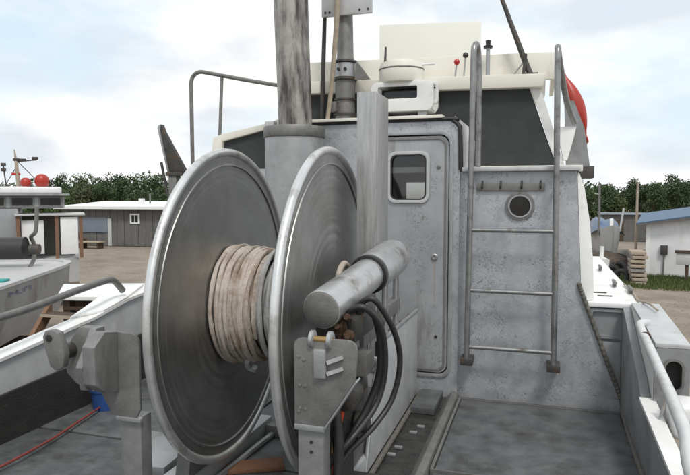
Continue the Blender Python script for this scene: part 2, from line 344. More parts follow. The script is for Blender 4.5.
# bulkhead between the cabin and the starboard bulwark
MB().box(.20, .56, 4.14, 4.16, -.01, .646).build('bulkhead', 'grey_paint', boat)
MB().ring(rrect(.415, .545, .21, .19, .015, 4.118), rrect(.415, .545, .17, .15, .012, 4.118), (0, .021, 0)).build('locker_rim', 'grey_paint', boat)
MB().box(.345, .50, 4.122, 4.139, .03, .43).build('bulkhead_plate', 'alum', boat, bevel=.005)

# ------------------------------------------------------------------ cabin
MB().prism([(-.52, 4.10, -.01), (.53, 4.10, -.01), (.255, 4.10, .75), (.215, 4.10, 1.50), (-.52, 4.10, 1.50)], (0, .035, 0)).build('cabin_wall', 'wall_alum', boat)
MB().prism([(-2.48, 4.10, -.01), (-1.625, 4.10, -.01), (-1.625, 4.10, 1.54), (-2.46, 4.10, 1.54)], (0, .035, 0)).build('cabin_wall', 'wall_alum', boat)
DX, DZ, DW, DH = -.855, .945, .60, 1.64
def arc(cx, cz, r, a0, a1, y, k=6): return [(cx + r * math.cos(R(a0 + (a1 - a0) * i / k)), y, cz + r * math.sin(R(a0 + (a1 - a0) * i / k))) for i in range(k + 1)]
# housing as a plate with a door opening: pieces butted round the opening
inner = rrect(DX, DZ, DW - .03, DH - .03, .07, 4.075)
HX, HZ, HW, HH = -1.0635, .877, 1.113, 1.954
MB().ring(rrect(HX, HZ, HW, HH, .085, 4.075), inner, (0, .05, 0)).build('door_housing', 'wall_alum', boat)
MB().ring(rrect(HX, HZ, HW - .004, HH - .004, .083, 4.1255), rrect(HX, HZ, HW - .05, HH - .05, .06, 4.1255), (0, 1.1, 0)).build('housing_shell', 'wall_alum', boat)
MB().box(-1.60, -.62, 4.045, 5.25, 1.8545, 1.876).build('housing_roof', 'cream_paint', boat, bevel=.004)
seal = [(-1.54, 4.066, 1.848), (-.60, 4.066, 1.848), (-.553, 4.066, 1.836), (-.520, 4.066, 1.806), (-.508, 4.066, 1.76), (-.503, 4.068, 1.515), (-.40, 4.068, 1.497), (.21, 4.070, 1.494)]
MB().tube(smooth_path(seal[:6], 7), .013, 8).build('rubber_seal', 'rubber', boat)
MB().prism([(-.488, 4.085, 1.53), (-.445, 4.085, 1.53), (-.440, 4.085, 1.72), (-.462, 4.085, 1.80), (-.545, 4.085, 1.868), (-.545, 4.085, 1.854), (-.497, 4.085, 1.80)], (0, .30, 0)).build('fairing_strip', 'white_paint', boat, bevel=.004)
# door: raised frame line, slab with a window opening, glass
door = MB().ring(rrect(DX, DZ, DW - .05, DH - .05, .062, 4.082), rrect(DX + .005, 1.468, .255, .315, .045, 4.082), (0, .03, 0)).build('door', 'door_alum', boat)
door_frame = MB().ring(rrect(DX, DZ, DW + .012, DH + .012, .078, 4.063), rrect(DX, DZ, DW - .035, DH - .035, .066, 4.063), (0, .011, 0)).build('door_frame', 'alum', boat, bevel=.003)
MB().ring(rrect(DX, DZ, DW - .075, DH - .075, .055, 4.074), rrect(DX, DZ, DW - .10, DH - .10, .05, 4.074), (0, .007, 0)).build('door_bead', 'alum_dull', door, bevel=.002)
MB().ring(rrect(DX + .005, 1.468, .290, .350, .06, 4.068), rrect(DX + .005, 1.468, .245, .305, .042, 4.068), (0, .013, 0)).build('window_frame', 'alum_pale', door, bevel=.003)
MB().ring(rrect(DX + .005, 1.468, .247, .307, .043, 4.0735), rrect(DX + .005, 1.468, .226, .286, .036, 4.0735), (0, .008, 0)).build('window_gasket', 'rubber', door)
MB().prism(rrect(DX + .005, 1.468, .25, .31, .04, 4.092), (0, .006, 0)).build('window_pane', 'glass_clear', door)
k = MB().lathe((-.668, 4.082, .935), (0, -1, 0), [(.022, 0), (.022, .008), (.017, .012), (.012, .012), (.011, .006), (.002, .006)], 20).build('lock_knob', 'alum', door)
MB().lathe((-.655, 4.081, .395), (0, -1, 0), [(.010, 0), (.010, .006), (.002, .007)], 14).build('bolt', 'rubber', door)  # black disc painted in for the dark of a small hole
MB().lathe((-.647, 4.081, 1.535), (0, -1, 0), [(.014, 0), (.014, .005), (.004, .009)], 14).build('bolt', 'alum_dull', door)
MB().prism([(-.671, 4.0805, .91), (-.664, 4.0805, .91), (-.666, 4.0805, .70), (-.668, 4.0805, .60)], (0, .002, 0)).build('rust_streak', 'rust_stain', door)
# interior, sides, front with window openings, roofs
MB().box(-2.46, .20, 4.2, 6.56, .0, .02).build('cabin_floor', 'wood_dark', boat)
MB().prism([(.185, 4.137, .69), (.185, 6.62, .69), (.185, 6.62, 1.495), (.185, 4.137, 1.495)], (.03, 0, 0)).build('cabin_side', 'white_paint', boat)
MB().prism([(-2.48, 4.137, -.01), (-2.48, 6.62, -.01), (-2.48, 6.62, 1.535), (-2.48, 4.137, 1.535)], (.03, 0, 0)).build('cabin_side', 'wall_alum', boat)
fw = MB(); fw.box(-2.449, .184, 6.58, 6.62, -.01, 1.27); fw.box(-2.449, -1.40, 6.58, 6.62, 1.2701, 1.50); fw.box(-1.15, .184, 6.58, 6.62, 1.2701, 1.50)
fw.build('front_wall', 'wood_dark', boat)
MB().box(-2.445, .18, 4.2, 6.57, 1.485, 1.4995).build('ceiling_lining', 'wood_dark', boat)
MB().box(.165, .183, 4.2, 6.57, .02, 1.484).build('side_lining', 'wood_dark', boat)
MB().box(-2.447, -2.43, 4.2, 6.57, .02, 1.484).build('side_lining', 'wood_dark', boat)
MB().box(-1.70, -.5, 6.2, 6.55, .02, 1.0).build('dashboard', 'wood_dark', boat)
MB().box(-2.52, .25, 4.14, 6.75, 1.551 - .05, 1.551 - .012).build('cabin_roof', 'cream_paint', boat)
MB().box(-1.95, -.9, 7.0, 7.9, .66, 1.62).build('bright_patch_box', 'white_paint', boat, bevel=.03)  # white box added beyond the front window for a bright patch in the door pane
# white rounded corner post on the starboard quarter of the cabin
MB().prism([(.2165, 4.102, 1.49), (.228, 4.102, 1.49), (.262, 4.13, 1.40), (.298, 4.15, 1.2), (.325, 4.16, .95), (.338, 4.16, .684), (.262, 4.102, .684), (.2565, 4.102, .75)], (0, .8, 0)).build('corner_fairing', 'white_paint', boat, bevel=.006)
MB().box(-.49, .235, 4.045, 4.30, 1.501, 1.530).build('roof_ledge', 'alum_pale', boat, bevel=.006)
MB().box(.10, .33, 4.30, 4.62, 1.46, 1.538).build('ledge_underside', 'steel_dark', boat, bevel=.006)  # dark block that puts the shade under the ledge into its colour
# corrugated rubber edge trim running down the corner and aft along the deck
pts = smooth_path([(.243, 4.092, .79), (.262, 4.088, .735), (.40, 4.088, .36), (.50, 4.075, .09), (.503, 3.95, .030), (.492, 3.4, .022), (.49, 2.2, .022)], 60)
MB().tube(pts, [.0125 + (.0026 if i % 6 < 3 else 0) for i in range(len(pts))], 8).build('corrugated_trim', 'rubber_grey', boat)
# porthole
po = MB().ring(circ((-.124, 4.087, 1.279), .092, (1, 0, 0), (0, 0, 1)), circ((-.124, 4.087, 1.279), .066, (1, 0, 0), (0, 0, 1)), (0, .013, 0)).build('porthole', 'alum_dull', boat, bevel=.003)
MB().ring(circ((-.124, 4.082, 1.279), .074, (1, 0, 0), (0, 0, 1)), circ((-.124, 4.082, 1.279), .064, (1, 0, 0), (0, 0, 1)), (0, .006, 0)).build('porthole_rim', 'alum', po)
MB().prism(circ((-.124, 4.094, 1.279), .067, (1, 0, 0), (0, 0, 1)), (0, .004, 0)).build('porthole_glass', 'glass_dark', po)
# canvas screen, fascia and flybridge coaming
MB().prism([(-1.75, 4.36, 1.54), (.10, 4.36, 1.54), (-.085, 4.36, 2.065), (-1.75, 4.36, 2.10)], (0, .03, 0)).build('canvas_screen', 'canvas', boat)
MB().prism([(-2.40, 4.36, 1.54), (-1.752, 4.36, 1.54), (-1.752, 4.36, 1.90), (-2.02, 4.36, 1.845), (-2.40, 4.36, 1.765)], (0, .03, 0)).build('canvas_screen', 'canvas', boat)
MB().prism([(-2.50, 4.33, 1.54), (-2.41, 4.33, 1.54), (-2.385, 4.33, 1.77), (-2.02, 4.33, 1.85), (-1.752, 4.33, 1.905), (-1.752, 4.33, 1.97), (-2.02, 4.33, 1.895), (-2.40, 4.33, 1.825), (-2.47, 4.33, 1.80)], (0, 1.4, 0)).build('roof_rim', 'cream_paint', boat, bevel=.006)
for sx in (-1, 1): pass
MB().prism([(.103, 4.35, 1.54), (.150, 4.35, 1.54), (-.015, 4.35, 2.07), (-.08, 4.35, 2.07)], (0, .05, 0)).build('screen_post', 'white_paint', boat)
MB().prism([(-1.78, 4.30, 2.10), (.0, 4.30, 2.062), (.02, 4.30, 2.15), (-1.78, 4.30, 2.19)], (0, .9, 0)).build('roof_fascia', 'cream_paint', boat, bevel=.01)
MB().prism([(-1.72, 4.48, 2.19), (.06, 4.48, 2.14), (.085, 4.48, 2.325), (-1.72, 4.48, 2.365)], (0, .035, 0)).build('flybridge_coaming', 'cream_paint', boat, bevel=.006)
MB().prism([(.05, 4.516, 2.145), (.05, 5.19, 2.13), (.05, 5.19, 2.40), (.05, 4.516, 2.325)], (.03, 0, 0)).build('flybridge_coaming', 'cream_paint', boat, bevel=.004)
MB().prism([(-1.72, 4.516, 2.19), (-1.72, 5.19, 2.18), (-1.72, 5.19, 2.40), (-1.72, 4.516, 2.365)], (.03, 0, 0)).build('flybridge_coaming', 'cream_paint', boat, bevel=.004)
MB().prism([(-1.28, 4.95, 2.33), (-.47, 4.95, 2.31), (-.47, 4.95, 2.70), (-1.28, 4.95, 2.735)], (0, .05, 0)).build('windscreen_panel', 'cream_clean', boat, bevel=.006)
MB().box(-1.25, -.5, 5.0005, 5.18, 2.16, 2.6).build('helm_console', 'cream_paint', boat, bevel=.01)
MB().tube([(-1.11, 4.47, 2.15), (-1.11, 4.47, 2.34)], .008, 6).build('coaming_seam', 'cream_paint', boat)
MB().prism([(.16, 4.42, 1.545), (.31, 4.42, 1.545), (.27, 4.42, 1.80), (.20, 4.42, 1.98), (.14, 4.42, 1.98)], (0, .04, 0)).build('wing_panel', 'grey_paint', boat)
MB().prism([(.09, 4.33, 1.80), (.215, 4.33, 1.80), (.205, 4.33, 1.74), (.165, 4.33, 1.58), (.14, 4.33, 1.58)], (0, .085, 0)).build('wing_fairing', 'white_paint', boat, bevel=.004)
for y in (5.3, 7.6, .6, -1.0):
    MB().box(XC - .6, XC + .6, y - .15, y + .15, GZ, -1.48).build('keel_block', 'wood_dark', boat, bevel=.01)

# hook board on the cabin wall
hb = thing('hook_board', 'narrow metal board with four coat hooks above the porthole', 'hook board', (-.185, 4.09, 1.37))
MB().box(-.395, .025, 4.084, 4.099, 1.375, 1.425).build('board', 'alum_dull', hb, bevel=.003)
for x in (-.36, -.245, -.115, .0):
    MB().tube([(x, 4.082, 1.442), (x, 4.078, 1.42), (x, 4.070, 1.395), (x, 4.055, 1.392), (x, 4.048, 1.408)], .006, 6).build('hook', 'steel_dark', hb)

# ------------------------------------------------------------------ ladder
ld = thing('ladder', 'metal pipe ladder with three rungs fixed to the cabin wall', 'ladder', (-.17, 3.98, .245))
YL = 3.99
def arch(pts): return smooth_path(pts, 5)
MB().tube(arch([(-.437, YL, .29), (-.430, YL, 1.0), (-.425, YL, 1.6), (-.420, YL, 2.20), (-.416, YL + .03, 2.29), (-.408, YL + .09, 2.31), (-.40, YL + .13, 2.24), (-.395, YL + .14, 2.0), (-.395, YL + .14, 1.54)]), .019, 12).build('rail', 'ladder_alum', ld)
MB().tube(arch([(.100, YL, .29), (.095, YL, 1.0), (.090, YL, 1.6), (.082, YL, 2.16), (.082, YL + .03, 2.24), (.085, YL + .08, 2.25), (.10, YL + .14, 2.17), (.15, YL + .26, 1.95), (.205, YL + .34, 1.82)]), .019, 12).build('rail', 'ladder_alum', ld)
for z in (.365, .735, 1.125): MB().tube([(-.43, YL, z), (.093, YL, z)], .0135, 10).build('rung', 'ladder_alum', ld)
for x in (-.437, .100):
    MB().box(x - .04, x + .04, YL - .025, 4.099, .245, .29).build('foot_bracket', 'steel_dark', ld, bevel=.006)
for x in (-.425, .09): MB().cyl((x, YL, 1.40), (x, 4.099, 1.40), .012, n=8).build('standoff', 'alum_dull', ld)

# ------------------------------------------------------------------ net drum
PH = R(2.71); DC = V(-1.381, 2.574, .842); AX = V(math.cos(PH), math.sin(PH), 0); AU = V(-math.sin(PH), math.cos(PH), 0); AZ = V(0, 0, 1); SP = .489; RF = .704
drum = thing('net_drum', 'large aluminium net drum with two round flanges beside the cabin', 'net drum', (-1.14, 2.58, 0))
def dp(t, a, r): return DC + AX * t + (AU * math.cos(a) + AZ * math.sin(a)) * r
for t, nm in ((0, 'left'), (SP, 'right')):
    fl = MB().lathe(dp(t, 0, 0), AX, [(.03, -.008), (.40, -.006), (RF - .012, -.004), (RF - .012, .004), (.40, .006), (.03, .008)], 96).build('flange', 'flange_alum', drum)
    MB().tube([dp(t, 2 * math.pi * k / 112, RF) for k in range(112)], .0185, 12, closed=True).build('rim', 'rim_alum', fl)
    s_ = 1
    MB().tube([dp(t + .0075, 2 * math.pi * k / 96, RF - .058) for k in range(96)], .0045, 6, closed=True).build('bead', 'flange_alum', fl)
MB().lathe(dp(.008, 0, 0), AX, [(.222, 0), (.215, .02), (.215, SP - .035), (.222, SP - .016)], 48).build('spool', 'flange_alum', drum)
MB().lathe(dp(-.13, 0, 0), AX, [(.045, 0), (.045, SP + .23)], 24).build('axle', 'steel_dark', drum)
hub = MB().lathe(dp(SP + .008, 0, 0), AX, [(.13, 0), (.13, .012), (.08, .016), (.08, .05), (.02, .052)], 28).build('hub', 'alum_dull', drum)
for k in range(6): MB().lathe(dp(SP + .018, k * math.pi / 3, .105), AX, [(.011, 0), (.011, .010), (.003, .012)], 10).build('bolt', 'steel_dark', hub)
for x0_, x1_ in ((-1.53, -1.46), (-.835, -.795)):
    MB().prism([(x0_, 2.30, .09), (x0_, 2.86, .09), (x0_, 2.67, .93), (x0_, 2.49, .93)], (x1_ - x0_, 0, 0)).build('bearing_stand', 'alum_dull', drum, bevel=.006)
for x0_, x1_ in ((-1.60, -1.44), (-.848, -.78)):
    MB().box(x0_, x1_, 2.02, 3.15, .006, .088).build('base_beam', 'alum_pale', drum, bevel=.006)
for y in (2.1, 3.08): MB().box(-1.4395, -.8485, y - .03, y + .03, .006, .07).build('cross_beam', 'alum_dull', drum, bevel=.005)
# rope on the spool: lobed three-strand tubes wound round the axis
def wind(segs, rad, steps=46):
    pts = []
    for (t0, t1, turns, r, jit) in segs:
        ntot = int(turns * steps)
        for i in range(ntot):
            f = i / ntot; a = 2 * math.pi * turns * f
            w = noise.noise(Vector((a * .7, r * 40, t0 * 30))) * jit
            pts.append(dp(t0 + (t1 - t0) * f + w, a, r + abs(noise.noise(Vector((a * .45, 5, r * 30)))) * jit))
    return MB().tube(pts, rad, 9, rf=lambda i, k: 1 + .16 * math.cos(3 * (2 * math.pi * k / 9) + i * .9))
rp = thing('rope', 'tan rope wound in a thick coil on the net drum spool', 'rope', tuple(DC + AX * .2 - AZ * .28))
wind([(.024, .21, 8.6, .231, .004)], .0118).build('coil', 'rope_tan', rp)
wind([(.20, .026, 6.3, .247, .009)], .0108).build('coil', 'rope_tan', rp)
rr_ = random.Random(3)
for k in range(12):                                     # loose outer turns, each lying a little askew
    t0_ = .028 + .0135 * k + rr_.uniform(-.004, .004); r0 = .262 - .0012 * k + rr_.uniform(-.005, .008); tl = rr_.uniform(-.014, .014); ph_ = rr_.uniform(0, 6.28)
    MB().tube([dp(t0_ + tl * math.cos(2 * math.pi * q / 60 + ph_), 2 * math.pi * q / 60, r0 + .004 * math.sin(4 * math.pi * q / 60 + ph_)) for q in range(60)], .0098, 9, closed=True, rf=lambda i, k2: 1 + .17 * math.cos(3 * (2 * math.pi * k2 / 9) + i * 2 * math.pi * 8 / 60)).build('coil', rr_.choice(['rope_tan', 'rope_tan', 'rope_pink']), rp)
wind([(.43, .472, 2.2, .238, .006)], .0115).build('coil', 'rope_tan', rp)
MB().tube(smooth_path([dp(.14, R(238), .275), dp(.135, R(246), .292), dp(.155, R(250), .300), dp(.165, R(246), .29)], 6), .013, 8).build('rope_end', 'rope_grey', rp)
rg = thing('rope', 'grey rope turns spread over the spool right of the tan coil', 'rope', tuple(DC + AX * .32 - AZ * .25))
wind([(.215, .38, 4.4, .231, .010)], .0105).build('coil', 'rope_grey', rg)
wind([(.23, .31, 2.2, .250, .012)], .0105).build('coil', 'rope_grey', rg)

# ------------------------------------------------------------------ tall channel post beside the drum
tp = thing('channel_post', 'tall square aluminium channel post standing between drum and door', 'post', (-.785, 2.9, .93))
MB().box(-.832, -.738, 2.80, 2.825, .90, 1.833).build('front_face', 'streaked_alum', tp, bevel=.004)
MB().box(-.748, -.735, 2.8255, 3.03, .90, 1.830).build('side_face', 'streaked_alum', tp, bevel=.003)
MB().box(-.834, -.822, 2.8255, 3.03, .90, 1.830).build('side_face', 'streaked_alum', tp, bevel=.003)
MB().box(-.837, -.79, 2.78, 3.0, .62, .8995).build('foot', 'alum_dull', tp, bevel=.004)

# ------------------------------------------------------------------ hydraulic ram lying on the starboard stand
ram = thing('hydraulic_ram', 'thick pale metal cylinder with a stepped sleeve beside the drum', 'hydraulic cylinder', (-.71, 2.3, .83))
P0, P1 = V(-.735, 2.03, .942), V(-.668, 2.93, 1.062); d = (P1 - P0).normalized()
MB().lathe(P0, d, [(.064, 0), (.071, .004), (.071, .58)], 36).build('barrel', 'pipe_alum', ram)
MB().lathe(P0 + d * .52, d, [(.0725, -.002), (.087, 0), (.087, .30), (.080, .32), (.080, .345), (.074, .352)], 36).build('sleeve', 'pipe_alum', ram)
MB().lathe(P0 + d * .493, d, [(.072, 0), (.084, .002), (.086, .012), (.084, .022), (.072, .024)], 36).build('seal_ring', 'rubber', ram)
MB().lathe(P0 - d * .004, d, [(.06, 0), (.068, .006)], 30).build('end_cap', 'alum_dull', ram)
for y, z0_ in ((3.24, .50), (3.50, .48)): MB().tube([(-.80, y, z0_), (-.80, y, .90), (-.755, y - .25, 1.0)], .018, 10).build('support_rod', 'alum', ram)
MB().box(-.835, -.787, 3.19, 3.56, .66, .74).build('rod_clamp', 'alum_dull', ram, bevel=.006)

# valve block and fittings hanging below the ram
vb = thing('hydraulic_motor', 'rusty dark hydraulic motor with valves under the pale cylinder', 'motor', (-.72, 2.35, .6))
MB().box(-.80, -.64, 2.14, 2.42, .80, .895).build('valve_block', 'steel_dark', vb, bevel=.015)
MB().box(-.735, -.665, 2.09, 2.139, .83, .915).build('valve_cover', 'rust', vb, bevel=.012)
MB().tube([(-.60, 1.97, .74), (-.70, 2.25, .74), (-.765, 2.95, .52)], .013, 8).build('cross_pipe', 'alum_pale', vb)
MB().lathe((-.775, 2.05, .67), (0, 1, 0), [(.03, 0), (.075, .02), (.075, .22), (.055, .24), (.055, .40)], 24).build('motor_body', 'steel_dark', vb)
MB().lathe((-.67, 2.10, .60), (0, 1, 0), [(.02, 0), (.05, .01), (.05, .09), (.03, .10), (.03, .2)], 18).build('motor_body', 'steel_dark', vb)
for x, z, r_ in ((-.695, .87, .018), (-.655, .84, .022), (-.66, .905, .016)):
    MB().lathe((x, 2.105, z), (0.2, -.9, .2), [(r_, -.03), (r_, .02), (r_ * .6, .025), (r_ * .6, .06)], 6).build('fitting', 'rust', vb)
for x in (-.745, -.70): MB().cyl((x, 2.16, .76), (x, 2.16, .66), .011, n=8).build('fitting', 'brass', vb)
MB().box(-.70, -.62, 2.22, 2.34, .655, .74).build('bracket', 'alum_dull', vb, bevel=.006)
MB().box(-.84, -.70, 2.20, 2.55, .30, .56).build('pump_housing', 'steel_dark', vb, bevel=.02)
MB().lathe((-.69, 2.33, .42), (1, 0, 0), [(.06, 0), (.06, .02), (.03, .025), (.03, .05)], 18).build('pump_cover', 'steel_dark', vb)
MB().box(-.83, -.66, 2.10, 2.6, .006, .10).build('motor_base', 'steel_dark', vb, bevel=.01)
MB().box(-.80, -.74, 2.2, 2.45, .1005, .2995).build('motor_leg', 'steel_dark', vb)
def hose(nm, lab, pts, r, mt, cat='hose', grp=None):
    return tag(MB().tube(smooth_path(pts, 8), r, 10).build(nm, mt), lab, cat, grp)
hose('hose', 'black hydraulic hose, inner one of the pair looping in front of the grey panel', [(-.67, 2.13, .87), (-.648, 2.10, .93), (-.592, 2.098, .945), (-.544, 2.158, .856), (-.542, 2.199, .695), (-.572, 2.18, .564), (-.633, 2.06, .47), (-.70, 2.04, .39), (-.75, 2.06, .28), (-.78, 2.08, .12)], .0115, 'rubber')
hose('hose', 'black hydraulic hose, outer one of the pair looping in front of the grey panel', [(-.66, 2.24, .87), (-.638, 2.21, .94), (-.583, 2.205, .955), (-.525, 2.265, .834), (-.510, 2.311, .70), (-.535, 2.30, .56), (-.586, 2.223, .47), (-.664, 2.10, .39), (-.70, 2.06, .30), (-.72, 2.05, .12)], .0115, 'rubber')
hose('hose', 'thick black hose hanging behind the starboard plate', [(-.70, 2.06, .62), (-.675, 2.04, .50), (-.67, 2.03, .38), (-.68, 2.02, .2), (-.69, 2.02, .02)], .019, 'rubber')
hose('hose', 'orange red hose hanging among the rusty fittings', [(-.699, 2.112, .89), (-.686, 2.109, .801), (-.668, 2.13, .68), (-.682, 2.12, .56), (-.705, 2.11, .433), (-.712, 2.10, .302), (-.72, 2.10, .05)], .009, 'red_hose')
hose('hose', 'short orange hose between brass fittings under the cylinder', [(-.715, 2.12, .74), (-.70, 2.10, .64), (-.69, 2.09, .52), (-.72, 2.08, .40)], .008, 'brass')
hose('hose', 'thick black hose bending back under the cylinder behind the pair', [(-.67, 2.30, .87), (-.645, 2.26, .93), (-.60, 2.27, .88), (-.585, 2.30, .76), (-.60, 2.32, .62), (-.64, 2.28, .50), (-.69, 2.22, .40), (-.72, 2.20, .30)], .0145, 'rubber')
hose('hose', 'black hose dropping straight behind the starboard post', [(-.75, 2.06, .72), (-.735, 2.05, .60), (-.72, 2.06, .45), (-.745, 2.06, .28), (-.75, 2.07, .10)], .015, 'rubber')
hose('cable', 'thin black cable drooping beside the orange hose', [(-.69, 2.10, .84), (-.66, 2.07, .74), (-.665, 2.08, .62), (-.70, 2.07, .50), (-.69, 2.06, .30), (-.70, 2.08, .1)], .005, 'rubber', 'cable')
hose('cable', 'thin yellowish cable drooping beside the orange hose', [(-.735, 2.08, .80), (-.725, 2.06, .72), (-.70, 2.06, .60), (-.72, 2.05, .46), (-.735, 2.05, .25), (-.73, 2.06, .1)], .0045, 'brass', 'cable')
hose('hose', 'rusty loop of pipe arching over the drum hub', [(-.80, 2.40, .93), (-.80, 2.43, 1.02), (-.80, 2.50, 1.055), (-.80, 2.57, 1.02), (-.80, 2.60, .94)], .013, 'rope_tan', 'pipe')

# ------------------------------------------------------------------ grey open topped panel box
bx = thing('control_box', 'tall grey sheet metal box side standing forward of the hoses', 'metal box', (-.79, 3.45, 0))
MB().prism([(-.772, 2.76, .006), (-.772, 4.04, .006), (-.772, 4.04, .575), (-.772, 3.08, .585), (-.772, 2.93, .42)], (-.012, 0, 0)).build('side_panel', 'alum_pale', bx, bevel=.003)
MB().tube([(-.776, 4.045, .578), (-.776, 3.08, .590), (-.776, 2.925, .42), (-.776, 2.755, .012)], .011, 8).build('rolled_edge', 'alum', bx)
MB().box(-.90, -.788, 3.40, 4.04, .006, .50).build('inner_tank', 'steel_dark', bx, bevel=.006)
MB().tube([(-.775, 3.98, .56), (-.82, 3.98, .56), (-.84, 3.98, .52)], .009, 8).build('handle', 'alum_dull', bx)

# ------------------------------------------------------------------ starboard fairlead stand
rs = thing('fairlead_stand', 'grey post with a wide angled top plate right of the drum', 'stand', (-.74, 1.93, 0))
pl = [(-.792, 1.915, .565), (-.683, 1.915, .565), (-.572, 1.915, .735)] + [(-.60 + .034 * math.cos(a) , 1.915, .835 + .034 * math.sin(a)) for a in (R(0), R(30), R(60), R(90))] + [(-.765 + .028 * math.cos(a), 1.915, .838 + .028 * math.sin(a)) for a in (R(90), R(120), R(150), R(180))]
MB().prism(pl, (0, .012, 0)).build('top_plate', 'alum_dull', rs, bevel=.003)
MB().prism([(-.683, 1.912, .563), (-.572, 1.912, .733), (-.568, 1.912, .728), (-.680, 1.912, .556)], (0, .05, 0)).build('plate_flange', 'alum', rs)
MB().box(-.785, -.690, 1.928, 2.0, .006, .562).build('post', 'alum_post', rs, bevel=.006)
MB().box(-.792, -.683, 1.912, 1.927, .545, .5645).build('collar', 'alum', rs, bevel=.002)
MB().box(-.83, -.66, 1.88, 2.04, -.008, .0055).build('foot_plate', 'alum_dull', rs, bevel=.003)
cl = MB().box(-.715, -.672, 1.895, 1.9145, .735, .835).build('clevis', 'alum', rs, bevel=.006)
for x in (-.728, -.664): MB().lathe((x - .008, 1.925, .862), (1, 0, 0), [(.026, 0), (.030, .002), (.030, .014), (.026, .016)], 20).build('clevis_ear', 'alum', rs)
MB().cyl((-.73, 1.925, .862), (-.655, 1.925, .862), .012, n=12).build('pin', 'brass', rs)
for z in (.79, .752): MB().bar((-.668, 1.905, z), (-.615, 1.905, z + .022), .014, .012).build('link_bar', 'alum_pale', rs)
for x, z in ((-.775, .80), (-.757, .79), (-.772, .70), (-.752, .70), (-.772, .62), (-.752, .62), (-.775, .61), (-.735, .50), (-.735, .465)):
    MB().lathe((x, 1.9155 if z > .57 else 1.9285, z), (0, -1, 0), [(.006, 0), (.006, .003), (.002, .004)], 8).build('bolt', 'alum_dull' if z > .57 else 'rubber', rs)

# ------------------------------------------------------------------ port fairlead stand
ls = thing('fairlead_stand', 'grey post with a boxy fairlead head left of the drum', 'stand', (-1.49, 1.95, 0))
pl = [(-1.552, 1.93, .505), (-1.445, 1.93, .505), (-1.428, 1.93, .54)] + [(-1.462 + .034 * math.cos(a), 1.93, .795 + .034 * math.sin(a)) for a in (R(0), R(30), R(60), R(90))] + [(-1.61, 1.93, .833), (-1.61, 1.93, .60), (-1.575, 1.93, .535)]
MB().prism(pl, (0, .012, 0)).build('top_plate', 'alum_dull', ls, bevel=.003)
MB().box(-1.530, -1.436, 1.943, 2.01, .006, .503).build('post', 'alum_post', ls, bevel=.006)
MB().box(-1.535, -1.425, 1.925, 1.942, .487, .5045).build('collar', 'alum', ls, bevel=.002)
MB().box(-1.56, -1.40, 1.9, 2.06, -.008, .0055).build('foot_plate', 'alum_dull', ls, bevel=.003)
# fairlead head: faceted trough with a rounded lug
MB().prism([(-1.521, 1.86, .845), (-1.521, 1.80, .80), (-1.521, 1.80, .66), (-1.521, 1.86, .615), (-1.521, 1.929, .60), (-1.521, 1.929, .832)], (-.055, 0, 0)).build('head_cheek', 'alum_post', ls, bevel=.004)
MB().prism([(-1.577, 1.80, .72), (-1.577, 1.82, .63), (-1.577, 1.929, .60), (-1.577, 1.929, .85), (-1.577, 1.88, .85)], (-.03, .0, 0)).build('head_facet', 'alum_post', ls, bevel=.004)
pb = [(-1.735, .72), (-1.724, .665), (-1.68, .628), (-1.62, .612), (-1.608, .65), (-1.608, .85), (-1.66, .85), (-1.70, .80)]
MB().prism([(x, 1.885, z) for x, z in pb], (0, .044, 0)).build('head_body', 'alum_dull', ls, bevel=.006)
lg = [(-1.752, .825), (-1.74, .846), (-1.715, .852), (-1.682, .843), (-1.664, .80), (-1.655, .765), (-1.665, .715), (-1.695, .700), (-1.722, .715), (-1.742, .775)]
MB().prism([(x, 1.80, z) for x, z in lg], (0, .03, 0)).build('lug', 'alum_dull', ls, bevel=.004)
MB().lathe((-1.722, 1.7995, .822), (0, -1, 0), [(.013, 0), (.013, .004), (.003, .005)], 14).build('bolt', 'rubber', ls)  # black disc whose colour stands for the shaded hole in the lug
MB().cyl((-1.70, 1.8305, .76), (-1.70, 1.8845, .76), .03, n=14).build('roller_pin', 'steel_dark', ls)

# ------------------------------------------------------------------ exhaust stack
ex = thing('exhaust_stack', 'sooty weathered exhaust pipe rising from a wide drum base', 'exhaust', (-1.58, 3.85, 0))
MB().lathe((-1.58, 3.85, .006), (0, 0, 1), [(.198, 0), (.198, 1.72)], 40).build('base_drum', 'alum', ex)
MB().lathe((-1.58, 3.85, 1.7265), (0, 0, 1), [(.203, 0), (.206, .004), (.206, .068), (.202, .074), (.12, .078)], 40).build('band', 'alum_dull', ex)
MB().lathe((-1.572, 3.85, 1.806), (-.035, 0, 1), [(.112, 0), (.113, .5), (.118, 1.4)], 36).build('pipe', 'exhaust_metal', ex)
MB().box(-1.775, -1.71, 3.80, 3.86, 1.805, 1.845).build('lug', 'alum_pale', ex, bevel=.006)

# ------------------------------------------------------------------ mast with plate and poles
ms = thing('mast', 'grey tube mast with collars carrying a square plate', 'mast', (-1.35, 4.33, 1.87))
MB().lathe((-1.35, 4.25, 1.873), (0, 0, 1), [(.072, 0), (.070, .34)], 28).build('lower_tube', 'alum_dull', ms)
MB().lathe((-1.35, 4.25, 2.214), (0, 0, 1), [(.064, 0), (.064, .10), (.060, .12), (.052, .50)], 28).build('upper_tube', 'alum_dull', ms)
for z, r_ in ((2.285, .088), (2.165, .086), (2.02, .082), (1.915, .084)): MB().lathe((-1.35, 4.25, z), (0, 0, 1), [(r_ - .01, 0), (r_, .003), (r_, .016), (r_ - .01, .019)], 28).build('collar', 'steel_dark', ms)
MB().lathe((-1.35, 4.25, 2.186), (0, 0, 1), [(.078, 0), (.078, .096)], 28).build('sleeve', 'alum', ms)
for x in (-1.375, -1.325): MB().lathe((x, 4.175, 2.235), (0, -1, 0), [(.012, 0), (.012, .01), (.004, .012)], 12).build('bolt', 'rubber', ms)
